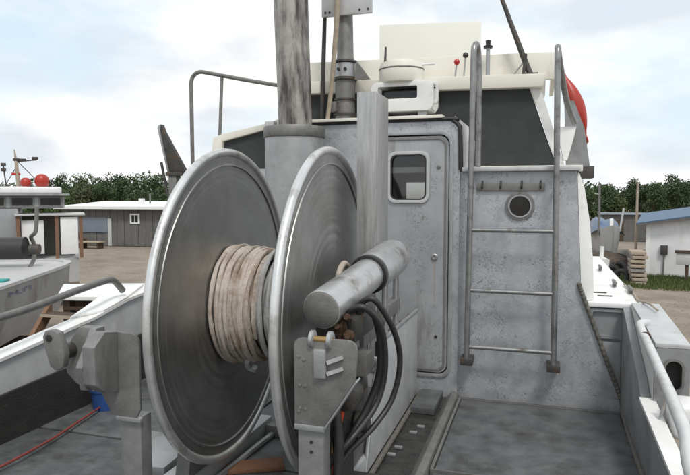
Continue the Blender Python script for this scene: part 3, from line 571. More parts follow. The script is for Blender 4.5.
MB().box(-1.44, -1.39, 4.15, 4.24, 1.94, 2.01).build('clamp', 'alum_dull', ms, bevel=.008)
tpz = MB().box(-1.50, -1.135, 4.17, 4.20, 2.605, 2.86).build('top_plate', 'alum_pale', ms, bevel=.003)
for x in (-1.47, -1.44, -1.22, -1.16): MB().lathe((x, 4.1695, 2.63), (0, -1, 0), [(.008, 0), (.008, .004), (.003, .005)], 10).build('bolt', 'rubber', tpz)
MB().prism([(-1.27, 4.22, 2.165), (-1.16, 4.22, 2.165), (-1.26, 4.22, 2.30)], (0, .02, 0)).build('gusset', 'alum_dull', ms)
tag(MB().tube([(-1.535, 4.28, 1.873), (-1.53, 4.28, 2.2), (-1.505, 4.28, 2.9)], [.018, .017, .013], 10).build('pole', 'steel_dark'), 'thin black pole standing between exhaust and mast', 'pole')
tag(MB().tube([(-1.44, 4.12, 1.874), (-1.41, 4.12, 2.1), (-1.375, 4.12, 2.5), (-1.352, 4.12, 2.9)], [.014, .016, .018, .02], 10).build('pole', 'wood_pale'), 'thin tan pole leaning against the front of the mast', 'pole')
tag(MB().tube([(-1.49, 4.30, 1.873), (-1.475, 4.30, 2.14)], .007, 6).build('pole', 'steel_dark'), 'short thin rod beside the black pole base', 'rod')

# ------------------------------------------------------------------ radar dome on a white bracket
ra = thing('radar', 'grey drum shaped radar dome on a white slotted bracket', 'radar', (-.91, 4.22, 1.873))
br = MB().ring(rrect(-.905, 2.015, .43, .20, .05, 4.10, 5), rrect(-.935, 2.04, .27, .082, .012, 4.10, 5), (0, .02, 0)).build('bracket_front', 'white_paint', ra, bevel=.004)
MB().ring(rrect(-.905, 2.015, .43, .20, .05, 4.30, 5), rrect(-.935, 2.04, .27, .082, .012, 4.30, 5), (0, .02, 0)).build('bracket_back', 'white_paint', ra, bevel=.004)
MB().box(-1.10, -.71, 4.1205, 4.2995, 2.098, 2.113).build('bracket_top', 'white_paint', ra)
MB().box(-1.10, -.71, 4.1205, 4.2995, 1.916, 1.935).build('bracket_shelf', 'white_paint', ra)
MB().box(-1.06, -.80, 4.16, 4.28, 1.936, 2.07).build('motor', 'glass_dark', ra, bevel=.01)
MB().ring(rrect(-.695, 2.035, .06, .15, .022, 4.13, 5), rrect(-.695, 2.035, .028, .10, .01, 4.13, 5), (0, .05, 0)).build('handle', 'white_paint', ra, bevel=.003)
for x in (-1.04, -.77): MB().box(x - .03, x + .03, 4.14, 4.28, 1.8735, 1.9155).build('foot', 'alum', ra)
MB().lathe((-.93, 4.21, 2.114), (0, 0, 1), [(.150, 0), (.155, .01), (.155, .10), (.145, .135), (.10, .148), (.02, .152)], 36).build('dome', 'cream_paint', ra)
MB().lathe((-.93, 4.21, 2.20), (0, 0, 1), [(.1555, 0), (.157, .002), (.157, .008), (.1555, .01)], 36).build('dome_seam', 'alum_dull', ra)
MB().tube([(-.80, 4.20, 2.235), (-.70, 4.20, 2.235)], .008, 8).build('arm', 'white_paint', ra)
MB().tube([(-1.045, 4.2, 2.24), (-1.04, 4.2, 2.37)], [.01, .007], 8).build('stub_antenna', 'steel_dark', ra)

# ------------------------------------------------------------------ flybridge fittings
an = thing('whip_antenna', 'dark leaning whip antenna on a ratchet base above the canvas', 'antenna', (-.09, 4.38, 2.13))
MB().tube([(-.085, 4.40, 2.17), (-.14, 4.40, 2.31), (-.285, 4.40, 2.70), (-.36, 4.40, 2.9)], [.020, .019, .014, .012], 10).build('whip', 'steel_dark', an)
MB().box(-.13, -.03, 4.37, 4.43, 2.154, 2.172).build('mount', 'steel_dark', an, bevel=.004)
MB().tube([(-.128, 4.385, 2.15), (-.115, 4.385, 2.30)], .011, 8).build('brace', 'steel_dark', an)
MB().tube([(-.20, 4.40, 2.156), (-.13, 4.40, 2.25)], .006, 6).build('brace', 'alum', an)
lt = thing('light_post', 'short pale post with a black cap on the cabin roof', 'light', (-.365, 4.4, 2.15))
MB().tube([(-.365, 4.40, 2.155), (-.365, 4.40, 2.36)], .014, 10).build('post', 'alum', lt)
MB().lathe((-.365, 4.40, 2.36), (0, 0, 1), [(.030, 0), (.032, .012), (.016, .02), (.018, .05), (.006, .055)], 16).build('cap', 'rubber', lt)
for nm, x, z, mt_, lab in (('control_lever', -.575, 2.275, 'red_knob', 'small lever with a red ball knob on the flybridge'), ('control_lever', -.515, 2.318, 'rubber', 'small lever with a black ball knob on the flybridge')):
    cv = thing(nm, lab, 'lever', (x, 4.38, 2.16))
    MB().tube([(x - .012, 4.38, 2.165), (x, 4.38, z)], .006, 6).build('stem', 'alum', cv)
    MB().lathe((x, 4.38, z - .02), (0, 0, 1), [(.004, 0), (.016, .006), (.021, .02), (.016, .034), (.004, .04)], 14).build('knob', mt_, cv)
# red inflatable buoy lashed behind the starboard roof corner
by = thing('buoy', 'red orange inflatable buoy at the starboard corner of the cabin roof', 'buoy', (.235, 4.75, 1.55))
c0, c1 = V(.285, 4.72, 1.80), V(.15, 4.72, 2.185); dd = (c1 - c0)
ln = dd.length
MB().lathe(c0, dd, [(.01, -.03)] + [(.066 * math.sin(math.pi * (.06 + .9 * k / 16)) ** .75, ln * k / 16) for k in range(17)] + [(.012, ln + .03)], 32).build('body', 'red_vinyl', by)
MB().tube(circ(c0 - dd.normalized() * .05, .026, dd.normalized(), (0, 1, 0), 16), .009, 8, closed=True).build('eye', 'red_vinyl', by)
MB().tube([c0 - dd.normalized() * .07, (.295, 4.72, 1.66), (.28, 4.60, 1.54)], .006, 6).build('lashing', 'rope_tan', by)

# ------------------------------------------------------------------ rails
pr_ = thing('handrail', 'bent metal pipe handrail high on the port cabin side', 'handrail', (-2.7, 4.5, .67))
MB().tube([(-2.757, 4.5, .672), (-2.762, 4.5, 2.25)] + [(-2.672 + .09 * math.cos(R(a)), 4.5, 2.265 + .09 * math.sin(R(a))) for a in range(180, 65, -15)] + [(-2.3, 4.5, 2.275), (-1.86, 4.5, 2.185), (-1.80, 4.5, 2.10)], .0165, 12).build('pipe', 'alum_dull', pr_)
MB().tube([(-2.505, 4.5, 1.80), (-2.476, 4.5, 2.315)], .014, 8).build('stanchion', 'alum_dull', pr_)
hr = thing('handrail', 'pale pipe handrail along the port bulwark', 'handrail', (-2.8, 2, .45))
MB().tube(smooth_path([(-2.68, -.6, .60), (-2.72, 1.2, .65), (-2.765, 2.55, .689), (-2.81, 3.2, .742), (-2.825, 3.45, .763), (-2.83, 3.56, .755), (-2.832, 3.66, .668)], 8), .023, 12).build('pipe', 'alum_dull', hr)
for y, z0_, z1_ in ((-.2, .41, .61), (1.3, .44, .655)): MB().tube([(-2.80, y, z0_), (-2.72, y, z1_)], .015, 8).build('stanchion', 'alum_dull', hr)
hs_ = thing('handrail', 'white pipe handrail along the starboard bulwark', 'handrail', (.5, 2, .3))
MB().tube(smooth_path([(.565, 3.62, .660), (.535, 3.56, .668), (.507, 3.44, .668), (.47, 2.8, .664), (.42, 2.0, .66), (.37, 1.6, .655), (.30, .4, .63)], 8), .0205, 14).build('pipe', 'rail_paint', hs_)
MB().lathe((.4985, 3.22, .667), (.06, 1, .005), [(.0208, 0), (.0235, .002), (.0235, .010), (.0208, .012)], 16).build('joint_ring', 'rust', hs_)
MB().tube([(.52, .9, .26), (.335, .9, .635)], .016, 8).build('stanchion', 'white_paint', hs_)
MB().lathe((.57, 3.63, .648), (0, 0, 1), [(.05, 0), (.05, .008), (.03, .012)], 18).build('base_flange', 'alum_pale', hs_)

# deck cleats on the starboard side deck
for i, (x, y, lab) in enumerate(((.52, 5.85, 'small dark cleat farthest forward on the white starboard side deck'), (.53, 4.85, 'dark cleat midway along the white starboard side deck'), (.60, 4.55, 'low dark chock at the outer edge of the white side deck'))):
    cl_ = thing('deck_cleat', lab, 'cleat', (x, y, .682))
    for q in (-.04, .04): MB().cyl((x, y + q * .6, .681), (x, y + q * .6, .71), .012, n=8).build('leg', 'alum_dull', cl_)
    MB().tube([(x, y - .10, .718), (x, y - .05, .714), (x, y + .05, .714), (x, y + .10, .718)], [.008, .013, .013, .008], 8).build('horn', 'alum_dull', cl_)
for x, y, lab in ((.40, 4.50, 'flat dark vent slot forward of its twin on the white side deck'), (.42, 4.36, 'flat dark vent slot aft of its twin on the white side deck')):
    tag(MB().box(x - .045, x + .045, y - .012, y + .012, .6805, .686).build('vent_slot', 'steel_dark', bevel=.002), lab, 'vent')
ml = thing('mooring_line', 'pale mooring line lying along the outer edge of the starboard side deck', 'rope', (.6, 4.5, .68))
MB().tube(smooth_path([(.60, 4.9, .695), (.61, 4.5, .69), (.60, 4.2, .69), (.63, 4.0, .705), (.655, 3.86, .69)], 8), .007, 8).build('strand', 'rope_tan', ml)
fb = thing('fender_block', 'white plastic fender block hung outside the starboard hull', 'fender', (.64, 3.03, .1))
MB().box(.575, .705, 2.95, 3.12, .27, .43).build('body', 'white_paint', fb, bevel=.03, seg=3)
MB().box(.62, .69, 2.935, 2.9495, .30, .36).build('hole', 'steel_dark', fb, bevel=.005)
MB().tube([(.60, 3.03, .43), (.57, 3.03, .46), (.54, 3.03, .34)], .008, 6).build('lanyard', 'rope_grey', fb)

# port stanchion with a finned plate
fn = thing('pole_bracket', 'dark tapered metal fin on a post at the port side', 'bracket', (-2.79, 4.22, .67))
MB().prism([(-2.853, 4.2, 1.905), (-2.875, 4.2, 1.895), (-2.882, 4.2, 1.87), (-2.80, 4.2, 1.53), (-2.64, 4.2, 1.53), (-2.832, 4.2, 1.85)], (0, .045, 0)).build('fin', 'steel_dark', fn, bevel=.005)
MB().prism([(-2.853, 4.19, 1.905), (-2.875, 4.19, 1.895), (-2.882, 4.19, 1.87), (-2.80, 4.19, 1.53), (-2.785, 4.19, 1.53), (-2.86, 4.19, 1.86)], (0, .06, 0)).build('fin_edge', 'alum', fn, bevel=.003)
MB().box(-2.81, -2.66, 4.18, 4.27, 1.50, 1.529).build('pivot_plate', 'steel_dark', fn, bevel=.004)
MB().box(-2.79, -2.72, 4.19, 4.26, .672, 1.4995).build('post', 'alum_dull', fn, bevel=.005)
MB().tube([(-2.872, 4.22, 1.61), (-2.845, 4.22, 1.48), (-2.82, 4.22, 1.36), (-2.788, 4.22, 1.30)], .011, 8).build('lever', 'steel_dark', fn)

# deck clutter
hose('line', 'thin red line stretched over the port deck', [(-2.50, 2.0, .02), (-2.47, 2.35, .035), (-2.50, 2.62, .03), (-2.55, 2.90, .03), (-2.60, 3.18, .035)], .0065, 'red_line', 'line')
bu = thing('bucket', 'small blue plastic bucket behind the port stand', 'bucket', (-2.60, 3.16, .005))
MB().lathe((-2.60, 3.16, .005), (0, 0, 1), [(.07, 0), (.085, .12), (.092, .12), (.092, .135), (.082, .135), (.066, .01)], 22).build('body', 'blue_plastic', bu)
MB().lathe((-2.60, 3.16, .141), (0, 0, 1), [(.094, 0), (.094, .012), (.03, .016)], 22).build('lid', 'alum_pale', bu)
tag(MB().obox((-1.32, 2.66, .018), (.30, .11, .024), Matrix.Rotation(R(28), 3, 'Z')).build('wood_board', 'wood_red', bevel=.005), 'reddish brown wood offcut on deck under the drum', 'board')
tag(MB().prism([(-2.02, 2.82, .006), (-1.83, 2.42, .006), (-1.68, 2.44, .006), (-1.70, 2.80, .006)], (0, 0, .05)).build('metal_plate', 'alum', bevel=.004), 'loose pale metal plate on deck left of the drum', 'plate')

# ------------------------------------------------------------------ boarding steps alongside to port
bs = thing('boarding_steps', 'dark wooden boarding steps with a white platform beside the port rail', 'steps', (-3.5, 4.0, GZ))
MB().prism([(-3.38, 3.62, .575), (-3.05, 3.70, .575), (-3.05, 4.45, .575), (-3.80, 4.15, .575)], (0, 0, .03)).build('platform', 'white_paint', bs, bevel=.004)
for x, y in ((-3.34, 3.70), (-3.09, 3.76), (-3.09, 4.38), (-3.70, 4.14)): MB().box(x - .03, x + .03, y - .03, y + .03, GZ, .5745).build('leg', 'wood_dark', bs)
MB().box(-3.37, -3.06, 3.80, 3.815, -.6, .574).build('dark_backing', 'wood_dark', bs)  # dark sheet added behind the slats to paint the shaded interior
for k in range(6): MB().prism([(-3.36, 3.655 + .0, .50 - k * .075), (-3.07, 3.725, .50 - k * .075), (-3.07, 3.725, .525 - k * .075), (-3.36, 3.655, .525 - k * .075)], (0, .018, 0)).build('side_slat', 'wood_dark', bs)
for k in range(11):
    y = 3.57 - k * .145; z = .50 - k * .16
    MB().box(-3.40, -2.99, y - .09, y + .03, z - .022, z).build('tread', 'wood_dark', bs, bevel=.004)
    MB().box(-3.40, -2.99, y - .092, y - .0905, z - .022, z).build('tread_edge', 'wood_pale', bs)
for x in (-3.44, -2.985):
    MB().prism([(x, 3.60, .57), (x, 3.60, .47), (x, 1.52, GZ), (x, 1.30, GZ)], (.035, 0, 0)).build('stringer', 'wood_brown', bs)

# ------------------------------------------------------------------ neighbouring open boat
nb = thing('open_boat', 'grey aluminium open boat with rounded bow parked to port', 'boat', (-9.8, 8.0, GZ))
ax = V(.41, -.912, 0).normalized(); pe = V(.912, .41, 0); tip = V(-11.0, 12.35, 0) - pe * 1.10
def nbp(s, t, z): q = tip + ax * s + pe * t; return (q.x, q.y, z)
st = [(-.02, .55), (.06, .85), (.25, 1.08), (.6, 1.22), (1.3, 1.29), (4, 1.31), (8.5, 1.3)]
m = MB(); vs = []; fs = []
for s_, hw in st:
    for f, z in ((-1, -.30), (-.97, -.75), (-.8, -1.45), (0, -1.75), (.8, -1.45), (.97, -.75), (1, -.30)): vs.append(nbp(s_ + (.10 if z < -1 else 0) * (1 if s_ < 2 else 0), f * hw * (1 if z > -1 else .95), z))
for i in range(len(st) - 1):
    for j in range(7): fs.append((i * 7 + j, i * 7 + (j + 1) % 7, (i + 1) * 7 + (j + 1) % 7, (i + 1) * 7 + j))
fs += [tuple(range(7))[::-1], tuple((len(st) - 1) * 7 + j for j in range(7))]
m.add(vs, fs).build('hull', 'hull_grey', nb)
ol = [nbp(s_ - .02, -hw * 1.03, -.297) for s_, hw in st[::-1]] + [nbp(s_ - .02, hw * 1.03, -.297) for s_, hw in st]
il = [nbp(s_ + .10, -max(hw - .1, .02), -.297) for s_, hw in st[::-1]] + [nbp(s_ + .10, max(hw - .1, .02), -.297) for s_, hw in st]
MB().ring(ol, il, (0, 0, .06)).build('gunwale', 'alum_pale', nb)
MB().prism([(p[0], p[1], -.290) for p in il], (0, 0, .02)).build('foredeck', 'hull_pale', nb)
MB().cyl(nbp(1.3, -.45, .16), nbp(1.3, .50, .16), .25, n=28).build('net_roller', 'rubber', nb)
for t in (-.52, .57):
    MB().tube(smooth_path([nbp(1.3, t, -.28), nbp(1.02, t, -.1), nbp(1.0, t, .22), nbp(1.15, t, .40), nbp(1.3, t + (.16 if t > 0 else -.1), .55), nbp(1.35, t + (.22 if t > 0 else -.12), 1.10)], 8), .045, 10).build('roller_frame', 'alum_dull', nb)
MB().cyl(nbp(1.3, .60, .13), nbp(1.3, .80, .13), .12, n=16).build('motor', 'steel_dark', nb)
MB().obox(nbp(3.7, .85, -.25), (.45, .28, .05), Matrix.Rotation(R(24), 3, 'Z')).build('deck_pad', 'teal', nb, bevel=.015)
for i, (w_, h0, h1) in enumerate(((.05, -.50, -.40), (.10, -.43, -.40), (.04, -.50, -.41), (.09, -.50, -.47), (.05, -.49, -.40), (.10, -.46, -.42), (.04, -.50, -.40))):
    s0 = 3.2 + i * .16
    a = nbp(s0, 1.318, h0); b_ = nbp(s0 + w_, 1.318, h0 + .008)
    MB().prism([a, b_, (b_[0], b_[1], h1), (a[0], a[1], h1 - .01)], (pe.x * .004, pe.y * .004, 0)).build('hull_mark', 'blue_ink', nb)
for s_ in (2.0, 6.5): MB().obox(nbp(s_, 0, -1.88), (1.6, .3, .34), Matrix.Rotation(math.atan2(pe.y, pe.x), 3, 'Z')).build('keel_block', 'wood_dark', nb)

# ------------------------------------------------------------------ cabin boat beyond it
cb = thing('cabin_boat', 'white and grey cabin boat with roof mast behind the open boat', 'boat', (-14.5, 15.3, GZ))
ang = R(42); RM = Matrix.Rotation(ang, 3, 'Z'); O3 = V(-14.0, 14.5, 0)
def cbp(u, w, z): q = O3 + RM @ V(u, w, 0); return V(q.x, q.y, z)
def cbox(u0, u1, w0, w1, z0, z1): return MB().obox(cbp((u0 + u1) / 2, (w0 + w1) / 2, (z0 + z1) / 2), (u1 - u0, w1 - w0, z1 - z0), RM)
m = MB(); vs = []; fs = []
for u, k in ((-4.5, 1), (-1, 1), (.5, .95), (.98, .8)):
    for w, z in ((-.05, -.55), (.1, -1.3), (.8, -1.75), (1.6, -1.75), (2.3, -1.3), (2.5, -.55)): vs.append(cbp(u, 1.2 + (w - 1.2) * k, z))
for i in range(3):
    for j in range(6): fs.append((i * 6 + j, i * 6 + (j + 1) % 6, (i + 1) * 6 + (j + 1) % 6, (i + 1) * 6 + j))
fs += [(5, 4, 3, 2, 1, 0), tuple(18 + j for j in range(6))]
m.add(vs, fs).build('hull', 'hull_pale', cb)
cbox(-4.5, -.62, .25, 2.2, -.545, .95).build('house', 'hull_grey', cb, bevel=.03)
cbox(-.6, .9, 1.2, 1.26, -.545, .70).build('bulkhead', 'shed_siding', cb)
for u in (-.62, .40, 1.06): cbox(u - .05, u + .05, .05, .13, -.549, .735).build('post', 'wood_brown', cb)
cbox(.50, .98, .06, .10, -.43, .69).build('door_panel', 'white_paint', cb, bevel=.01)
cbox(-.54, .05, .14, .17, -.40, .60).build('curtain', 'wall_white', cb, bevel=.01)
cbox(-.70, 1.18, -.02, 1.4, .736, .80).build('shelter_roof', 'hull_pale', cb, bevel=.015)
wh = cbox(-2.9, .62, .3, 2.1, .955, 1.32).build('wheelhouse', 'hull_grey', cb, bevel=.02)
for u in (-1.55, -.80, -.05):
    wf = cbox(u - .02, u + .62, .282, .299, 1.0, 1.29).build('window', 'alum_dull', cb)
    cbox(u + .03, u + .57, .272, .281, 1.04, 1.26).build('pane', 'glass_dark', wf)
cbox(-3.05, .78, .12, 2.25, 1.325, 1.39).build('roof', 'hull_grey', cb, bevel=.02)
cbox(-2.6, .55, .35, 2.0, 1.391, 1.60).build('roof_top', 'white_paint', cb, bevel=.06, seg=3)
cbox(-1.6, -.95, .3, .36, -.45, .15).build('side_window', 'hull_grey', cb, bevel=.01)
mt3 = MB().tube([cbp(-.62, .9, 1.59), cbp(-.66, .9, 2.3), cbp(-.70, .9, 2.72)], [.06, .045, .015], 10).build('mast', 'wood_pale', cb)
MB().tube([cbp(-.66, .9, 2.35), cbp(-.1, .9, 2.42)], .018, 6).build('crossarm', 'steel_dark', mt3)
MB().tube([cbp(-.66, .9, 2.2), cbp(-1.0, .9, 1.6)], .012, 6).build('stay', 'steel_dark', mt3)
cbox(-.80, -.56, .86, .94, 1.95, 2.02).build('lamp', 'red_vinyl', mt3, bevel=.02)
MB().tube([cbp(-.66, .9, 2.40), cbp(.05, .9, 1.6)], .012, 6).build('stay', 'steel_dark', mt3)
for u, z in ((-.48, 2.41), (-.15, 2.47), (-.66, 2.42)): cbox(u - .09, u + .09, .86, .94, z - .05, z + .04).build('lamp', 'steel_dark', mt3, bevel=.02)
MB().tube([cbp(-.93, .7, 1.59), cbp(-1.0, .7, 2.28)], .02, 6).build('antenna', 'steel_dark', cb)
for z in (2.1, 2.25): cbox(-1.06, -.92, .65, .75, z - .05, z + .05).build('lamp', 'steel_dark', cb, bevel=.02)
for u, r_, lab in ((.02, .21, 'big red round buoy on the roof of the far cabin boat'), (-.42, .15, 'smaller faded red buoy left of the big one on the far cabin boat')):
    q = cbp(u, .75, 1.60 + r_ * .85)
    t_ = MB().lathe(q - V(0, 0, r_), (0, 0, 1), [(r_ * math.sin(math.pi * (.04 + .92 * k / 12)), r_ * (1 - math.cos(math.pi * k / 12))) for k in range(13)], 22).build('buoy', 'red_vinyl'); tag(t_, lab, 'buoy')
for u in (-3, 0): cbox(u - .2, u + .2, .6, 1.8, GZ, -1.72).build('keel_block', 'wood_dark', cb)

# ------------------------------------------------------------------ long shed
sh = thing('shed', 'long low grey sided shed with a white roof edge beyond the yard', 'shed', (-24, 36, GZ))
A0, A1 = V(-31.0, 33.9, 0), V(-13.4, 35.6, 0); ex_ = (A1 - A0).normalized(); en = V(-ex_.y, ex_.x, 0); QM = Matrix.Rotation(math.atan2(ex_.y, ex_.x), 3, 'Z')
def sp(s_, d_, z): q = A0 + ex_ * s_ + en * d_; return V(q.x, q.y, z)
def sbox(s0, s1, d0, d1, z0, z1): return MB().obox(sp((s0 + s1) / 2, (d0 + d1) / 2, (z0 + z1) / 2), (s1 - s0, d1 - d0, z1 - z0), QM)
LEN = (A1 - A0).length
sbox(.05, LEN - .05, .06, 5, GZ, .42).build('core_wall', 'shed_siding', sh)
w = .52; i = 0; s_ = 0
pan = None
while s_ < LEN - .1:
    e = min(s_ + w, LEN)
    sbox(s_ + .012, e - .012, .0 + .02 * (i % 2), -.0 + .055 - .0, GZ + .02, .45).build('wall_panel', 'shed_siding', sh); s_ = e; i += 1
MB().prism([sp(-.3, -.45, .47), sp(LEN + .3, -.45, .47), sp(LEN + .3, 5.4, .78), sp(-.3, 5.4, .78)], (0, 0, .10)).build('roof', 'white_paint', sh)
sbox(-.3, LEN + .3, -.50, -.455, .43, .60).build('roof_edge', 'white_paint', sh)
wd = sbox(5.15, 5.85, -.05, -.002, -.55, .12).build('window', 'white_paint', sh); sbox(5.27, 5.73, -.062, -.051, -.45, .02).build('pane', 'glass_dark', wd)
sbox(5.485, 5.515, -.075, -.063, -.45, .02).build('mullion', 'white_paint', wd)
sbox(1.15, 3.45, -.05, -.002, -1.15, -.15).build('blue_panel', 'shed_panel', sh, label='pale blue panel on the shed wall')
sbox(3.48, 3.75, -.04, -.002, GZ + .02, -.2).build('door_edge', 'hull_pale', sh)
sbox(4.6, 4.9, 2, 2.3, .6, 1.1).build('vent', 'white_paint', sh)
MB().cyl(sp(4.9, 3.0, .6), sp(4.9, 3, 1.45), .06, n=8).build('vent_pipe', 'alum_dull', sh)
# clutter by the shed
for i, (s_, d_, wd_, hh, mt_, lab) in enumerate(((1.2, -1.3, .7, .75, 'wood_brown', 'brown crate leftmost by the shed wall'), (2.0, -1.3, .45, .9, 'wood_dark', 'narrow dark crate standing by the shed wall'), (2.5, -1.4, .3, .6, 'wood_brown', 'small brown crate right of the dark one by the shed'))):
    t_ = thing('crate', lab, 'crate', sp(s_, d_, GZ)); 
    for a in (-1, 1):
        for b2 in (-1, 1): MB().obox(sp(s_ + a * wd_ * .45, d_ + b2 * .25, GZ + hh / 2), (.07, .07, hh), QM).build('corner_post', mt_, t_)
    for kz in range(3): MB().obox(sp(s_, d_ - .29, GZ + hh * (.2 + .3 * kz)), (wd_, .02, hh * .22), QM).build('slat', mt_, t_)
    MB().obox(sp(s_, d_ + .02, GZ + hh * .5), (wd_ * .84, .5, hh * .9), QM).build('core', 'wood_dark', t_)
t_ = thing('workbench', 'low pale trestle bench in front of the shed', 'bench', sp(3.6, -2, GZ))
MB().obox(sp(3.6, -2, GZ + .42), (1.5, .7, .07), QM).build('top', 'wood_pale', t_)
for a in (-.6, .6): MB().obox(sp(3.6 + a, -2, GZ + .19), (.1, .6, .385), QM).build('trestle', 'wood_dark', t_)

# ------------------------------------------------------------------ white blue-roofed building
wb = thing('white_building', 'low white building with a blue metal roof at the right', 'building', (5.6, 30, GZ))
B0, B1 = V(4.05, 26.9, 0), V(6.2, 40.5, 0); bx_ = (B1 - B0).normalized(); bn = V(bx_.y, -bx_.x, 0); BM_ = Matrix.Rotation(math.atan2(bx_.y, bx_.x), 3, 'Z')
def bp(s_, d_, z): q = B0 + bx_ * s_ + bn * d_; return V(q.x, q.y, z)
def bbox(s0, s1, d0, d1, z0, z1): return MB().obox(bp((s0 + s1) / 2, (d0 + d1) / 2, (z0 + z1) / 2), (s1 - s0, abs(d1 - d0), z1 - z0), BM_)
bbox(0, 14, 0, 7, GZ, .22).build('wall', 'wall_white', wb)
bbox(-.04, -.002, .0, .16, GZ, .20).build('corner_board', 'white_paint', wb)
bbox(-.03, -.002, .165, 7, GZ, GZ + .2).build('plinth', 'concrete', wb)
MB().prism([bp(-.36, -.35, .13), bp(-.36, 3.5, .77), bp(-.36, 3.5, .835), bp(-.36, -.35, .195)], (bx_.x * .02, bx_.y * .02, 0)).build('rake_board', 'rubber_grey', wb)
bbox(.0, 14, -.03, -.002, GZ, GZ + .2).build('plinth', 'concrete', wb)
# corrugated roof sheets
for k in range(14):
    s0 = -.35 + k * 1.03
    MB().prism([bp(s0, -.35, .20), bp(s0 + 1.0, -.35, .20), bp(s0 + 1.0, 3.5, .84), bp(s0, 3.5, .84)], (0, 0, .05)).build('roof_sheet', 'blue_roof', wb)
    MB().prism([bp(s0, 3.5, .84), bp(s0 + 1.0, 3.5, .84), bp(s0 + 1.0, 7.35, .2), bp(s0, 7.35, .2)], (0, 0, .05)).build('roof_sheet', 'blue_roof', wb)
MB().prism([bp(-.02, .0, .2205), bp(-.02, 7, .2205), bp(-.02, 3.5, .82)], (bx_.x * .2, bx_.y * .2, 0)).build('gable', 'wall_white', wb)
bbox(-.35, 14.1, -.37, -.352, .12, .21).build('eave_board', 'rubber_grey', wb)
mb_ = thing('meter_box', 'dark meter box with conduit on the white building wall', 'meter box', bp(-.1, .65, GZ))
bbox(-.14, -.035, .52, .78, -1.0, -.62).build('box', 'steel_dark', mb_, bevel=.02)
MB().tube([bp(-.07, .65, GZ), bp(-.07, .65, -1.0)], .03, 8).build('conduit', 'alum_dull', mb_)
sg = thing('notice_board', 'pale board with a brown top rail on a post by the white wall', 'board', bp(-.9, 1.4, GZ))
bbox(-.95, -.90, 1.05, 1.75, -1.28, -.85).build('board', 'hull_pale', sg, bevel=.01)
bbox(-.99, -.86, 1.0, 1.80, -.845, -.73).build('top_rail', 'wood_dark', sg, bevel=.01)
bbox(-.895, -.80, 1.36, 1.48, GZ, -.85).build('post', 'wood_dark', sg)
# lumber stack
lb = thing('lumber_stack', 'stack of weathered timbers at the corner of the white building', 'lumber', (3.55, 25.6, GZ))
for k in range(8):
    z = GZ + .02 + k * .165; j = random.uniform(-.06, .06)
    for q in range(2):
        MB().box(3.33 + j + q * .02, 3.85 + j, 25.0 + q * .55, 25.5 + q * .55, z, z + .12).build('timber', random.choice(['wood_pale', 'wood_pale', 'wood_brown', 'concrete']), lb, bevel=.01)
    if k < 7: MB().box(3.42, 3.48, 25.0, 26.05, z + .1203, z + .1647).build('spacer', 'wood_dark', lb)
# tyres and boulders heaped by it
for i, (x, y, z, rr_, lab) in enumerate(((2.75, 26.2, .31, .34, 'black tyre at the left of the tyre heap'), (3.1, 27.3, .36, .36, 'black tyre standing in the middle of the heap'), (2.4, 28.2, .33, .33, 'black tyre farthest left beyond the heap'), (3.0, 25.4, .30, .30, 'small black tyre nearest the lumber stack'), (3.2, 28.0, .80, .32, 'black tyre lying on top of the heap'))):
    c_ = V(x, y, GZ + z); nrm = V(.3 - .2 * i, -1, .15).normalized() if i < 4 else V(.1, -.2, 1).normalized(); u_ = nrm.orthogonal().normalized(); w_ = nrm.cross(u_)
    t_ = tag(MB().tube(circ(c_, rr_ * .72, u_, w_, 24), rr_ * .28, 10, closed=True).build('tyre', 'tyre'), lab, 'tyre', 'tyres heaped by the lumber stack')
def rock(nm, c_, r_, mt_, lab, cat, sq=.7):
    bm = bmesh.new(); bmesh.ops.create_icosphere(bm, subdivisions=2, radius=r_)
    for v_ in bm.verts: v_.co *= 1 + .35 * noise.noise(v_.co * (1.6 / r_) + Vector(c_)); v_.co.z = max(v_.co.z * sq, -r_ * .35)
    me = bpy.data.meshes.new(nm); bm.to_mesh(me); bm.free(); me.materials.append(M[mt_])
    o = bpy.data.objects.new(nm, me); COL.objects.link(o); o.location = (c_[0], c_[1], c_[2] + r_ * .33); return tag(o, lab, cat, 'heap of spoil by the white building')
rock('dirt_mound', (2.75, 28.2, GZ), 1.05, 'mound', 'brown dirt mound under the tyres', 'mound')
rock('dirt_mound', (3.2, 31.0, GZ), 1.3, 'concrete', 'pale long dirt bank behind the tyres', 'mound', .35)
# grey block shed far behind
gs = thing('grey_shed', 'small flat grey shed far behind the lumber stack', 'shed', (6.2, 50.4, GZ))
MB().box(4.4, 8.0, 49.3, 51.8, GZ, -.1).build('wall', 'shed_siding', gs)
MB().box(4.3, 8.1, 49.1, 52.0, -.0995, .0).build('roof', 'shed_panel', gs)
MB().box(5.2, 5.9, 49.28, 49.299, GZ + .05, -.5).build('door', 'wood_dark', gs)
up_ = thing('utility_pole', 'thin wooden pole in front of the far right trees', 'pole', (5.6, 41, GZ))
MB().tube([(5.62, 41, GZ), (5.62, 41, 2.15)], [.09, .065], 10).build('shaft', 'wood_pale', up_)
MB().tube([(5.60, 40.95, 1.5), (5.64, 40.95, 1.5)], .03, 8).build('insulator', 'white_paint', up_)
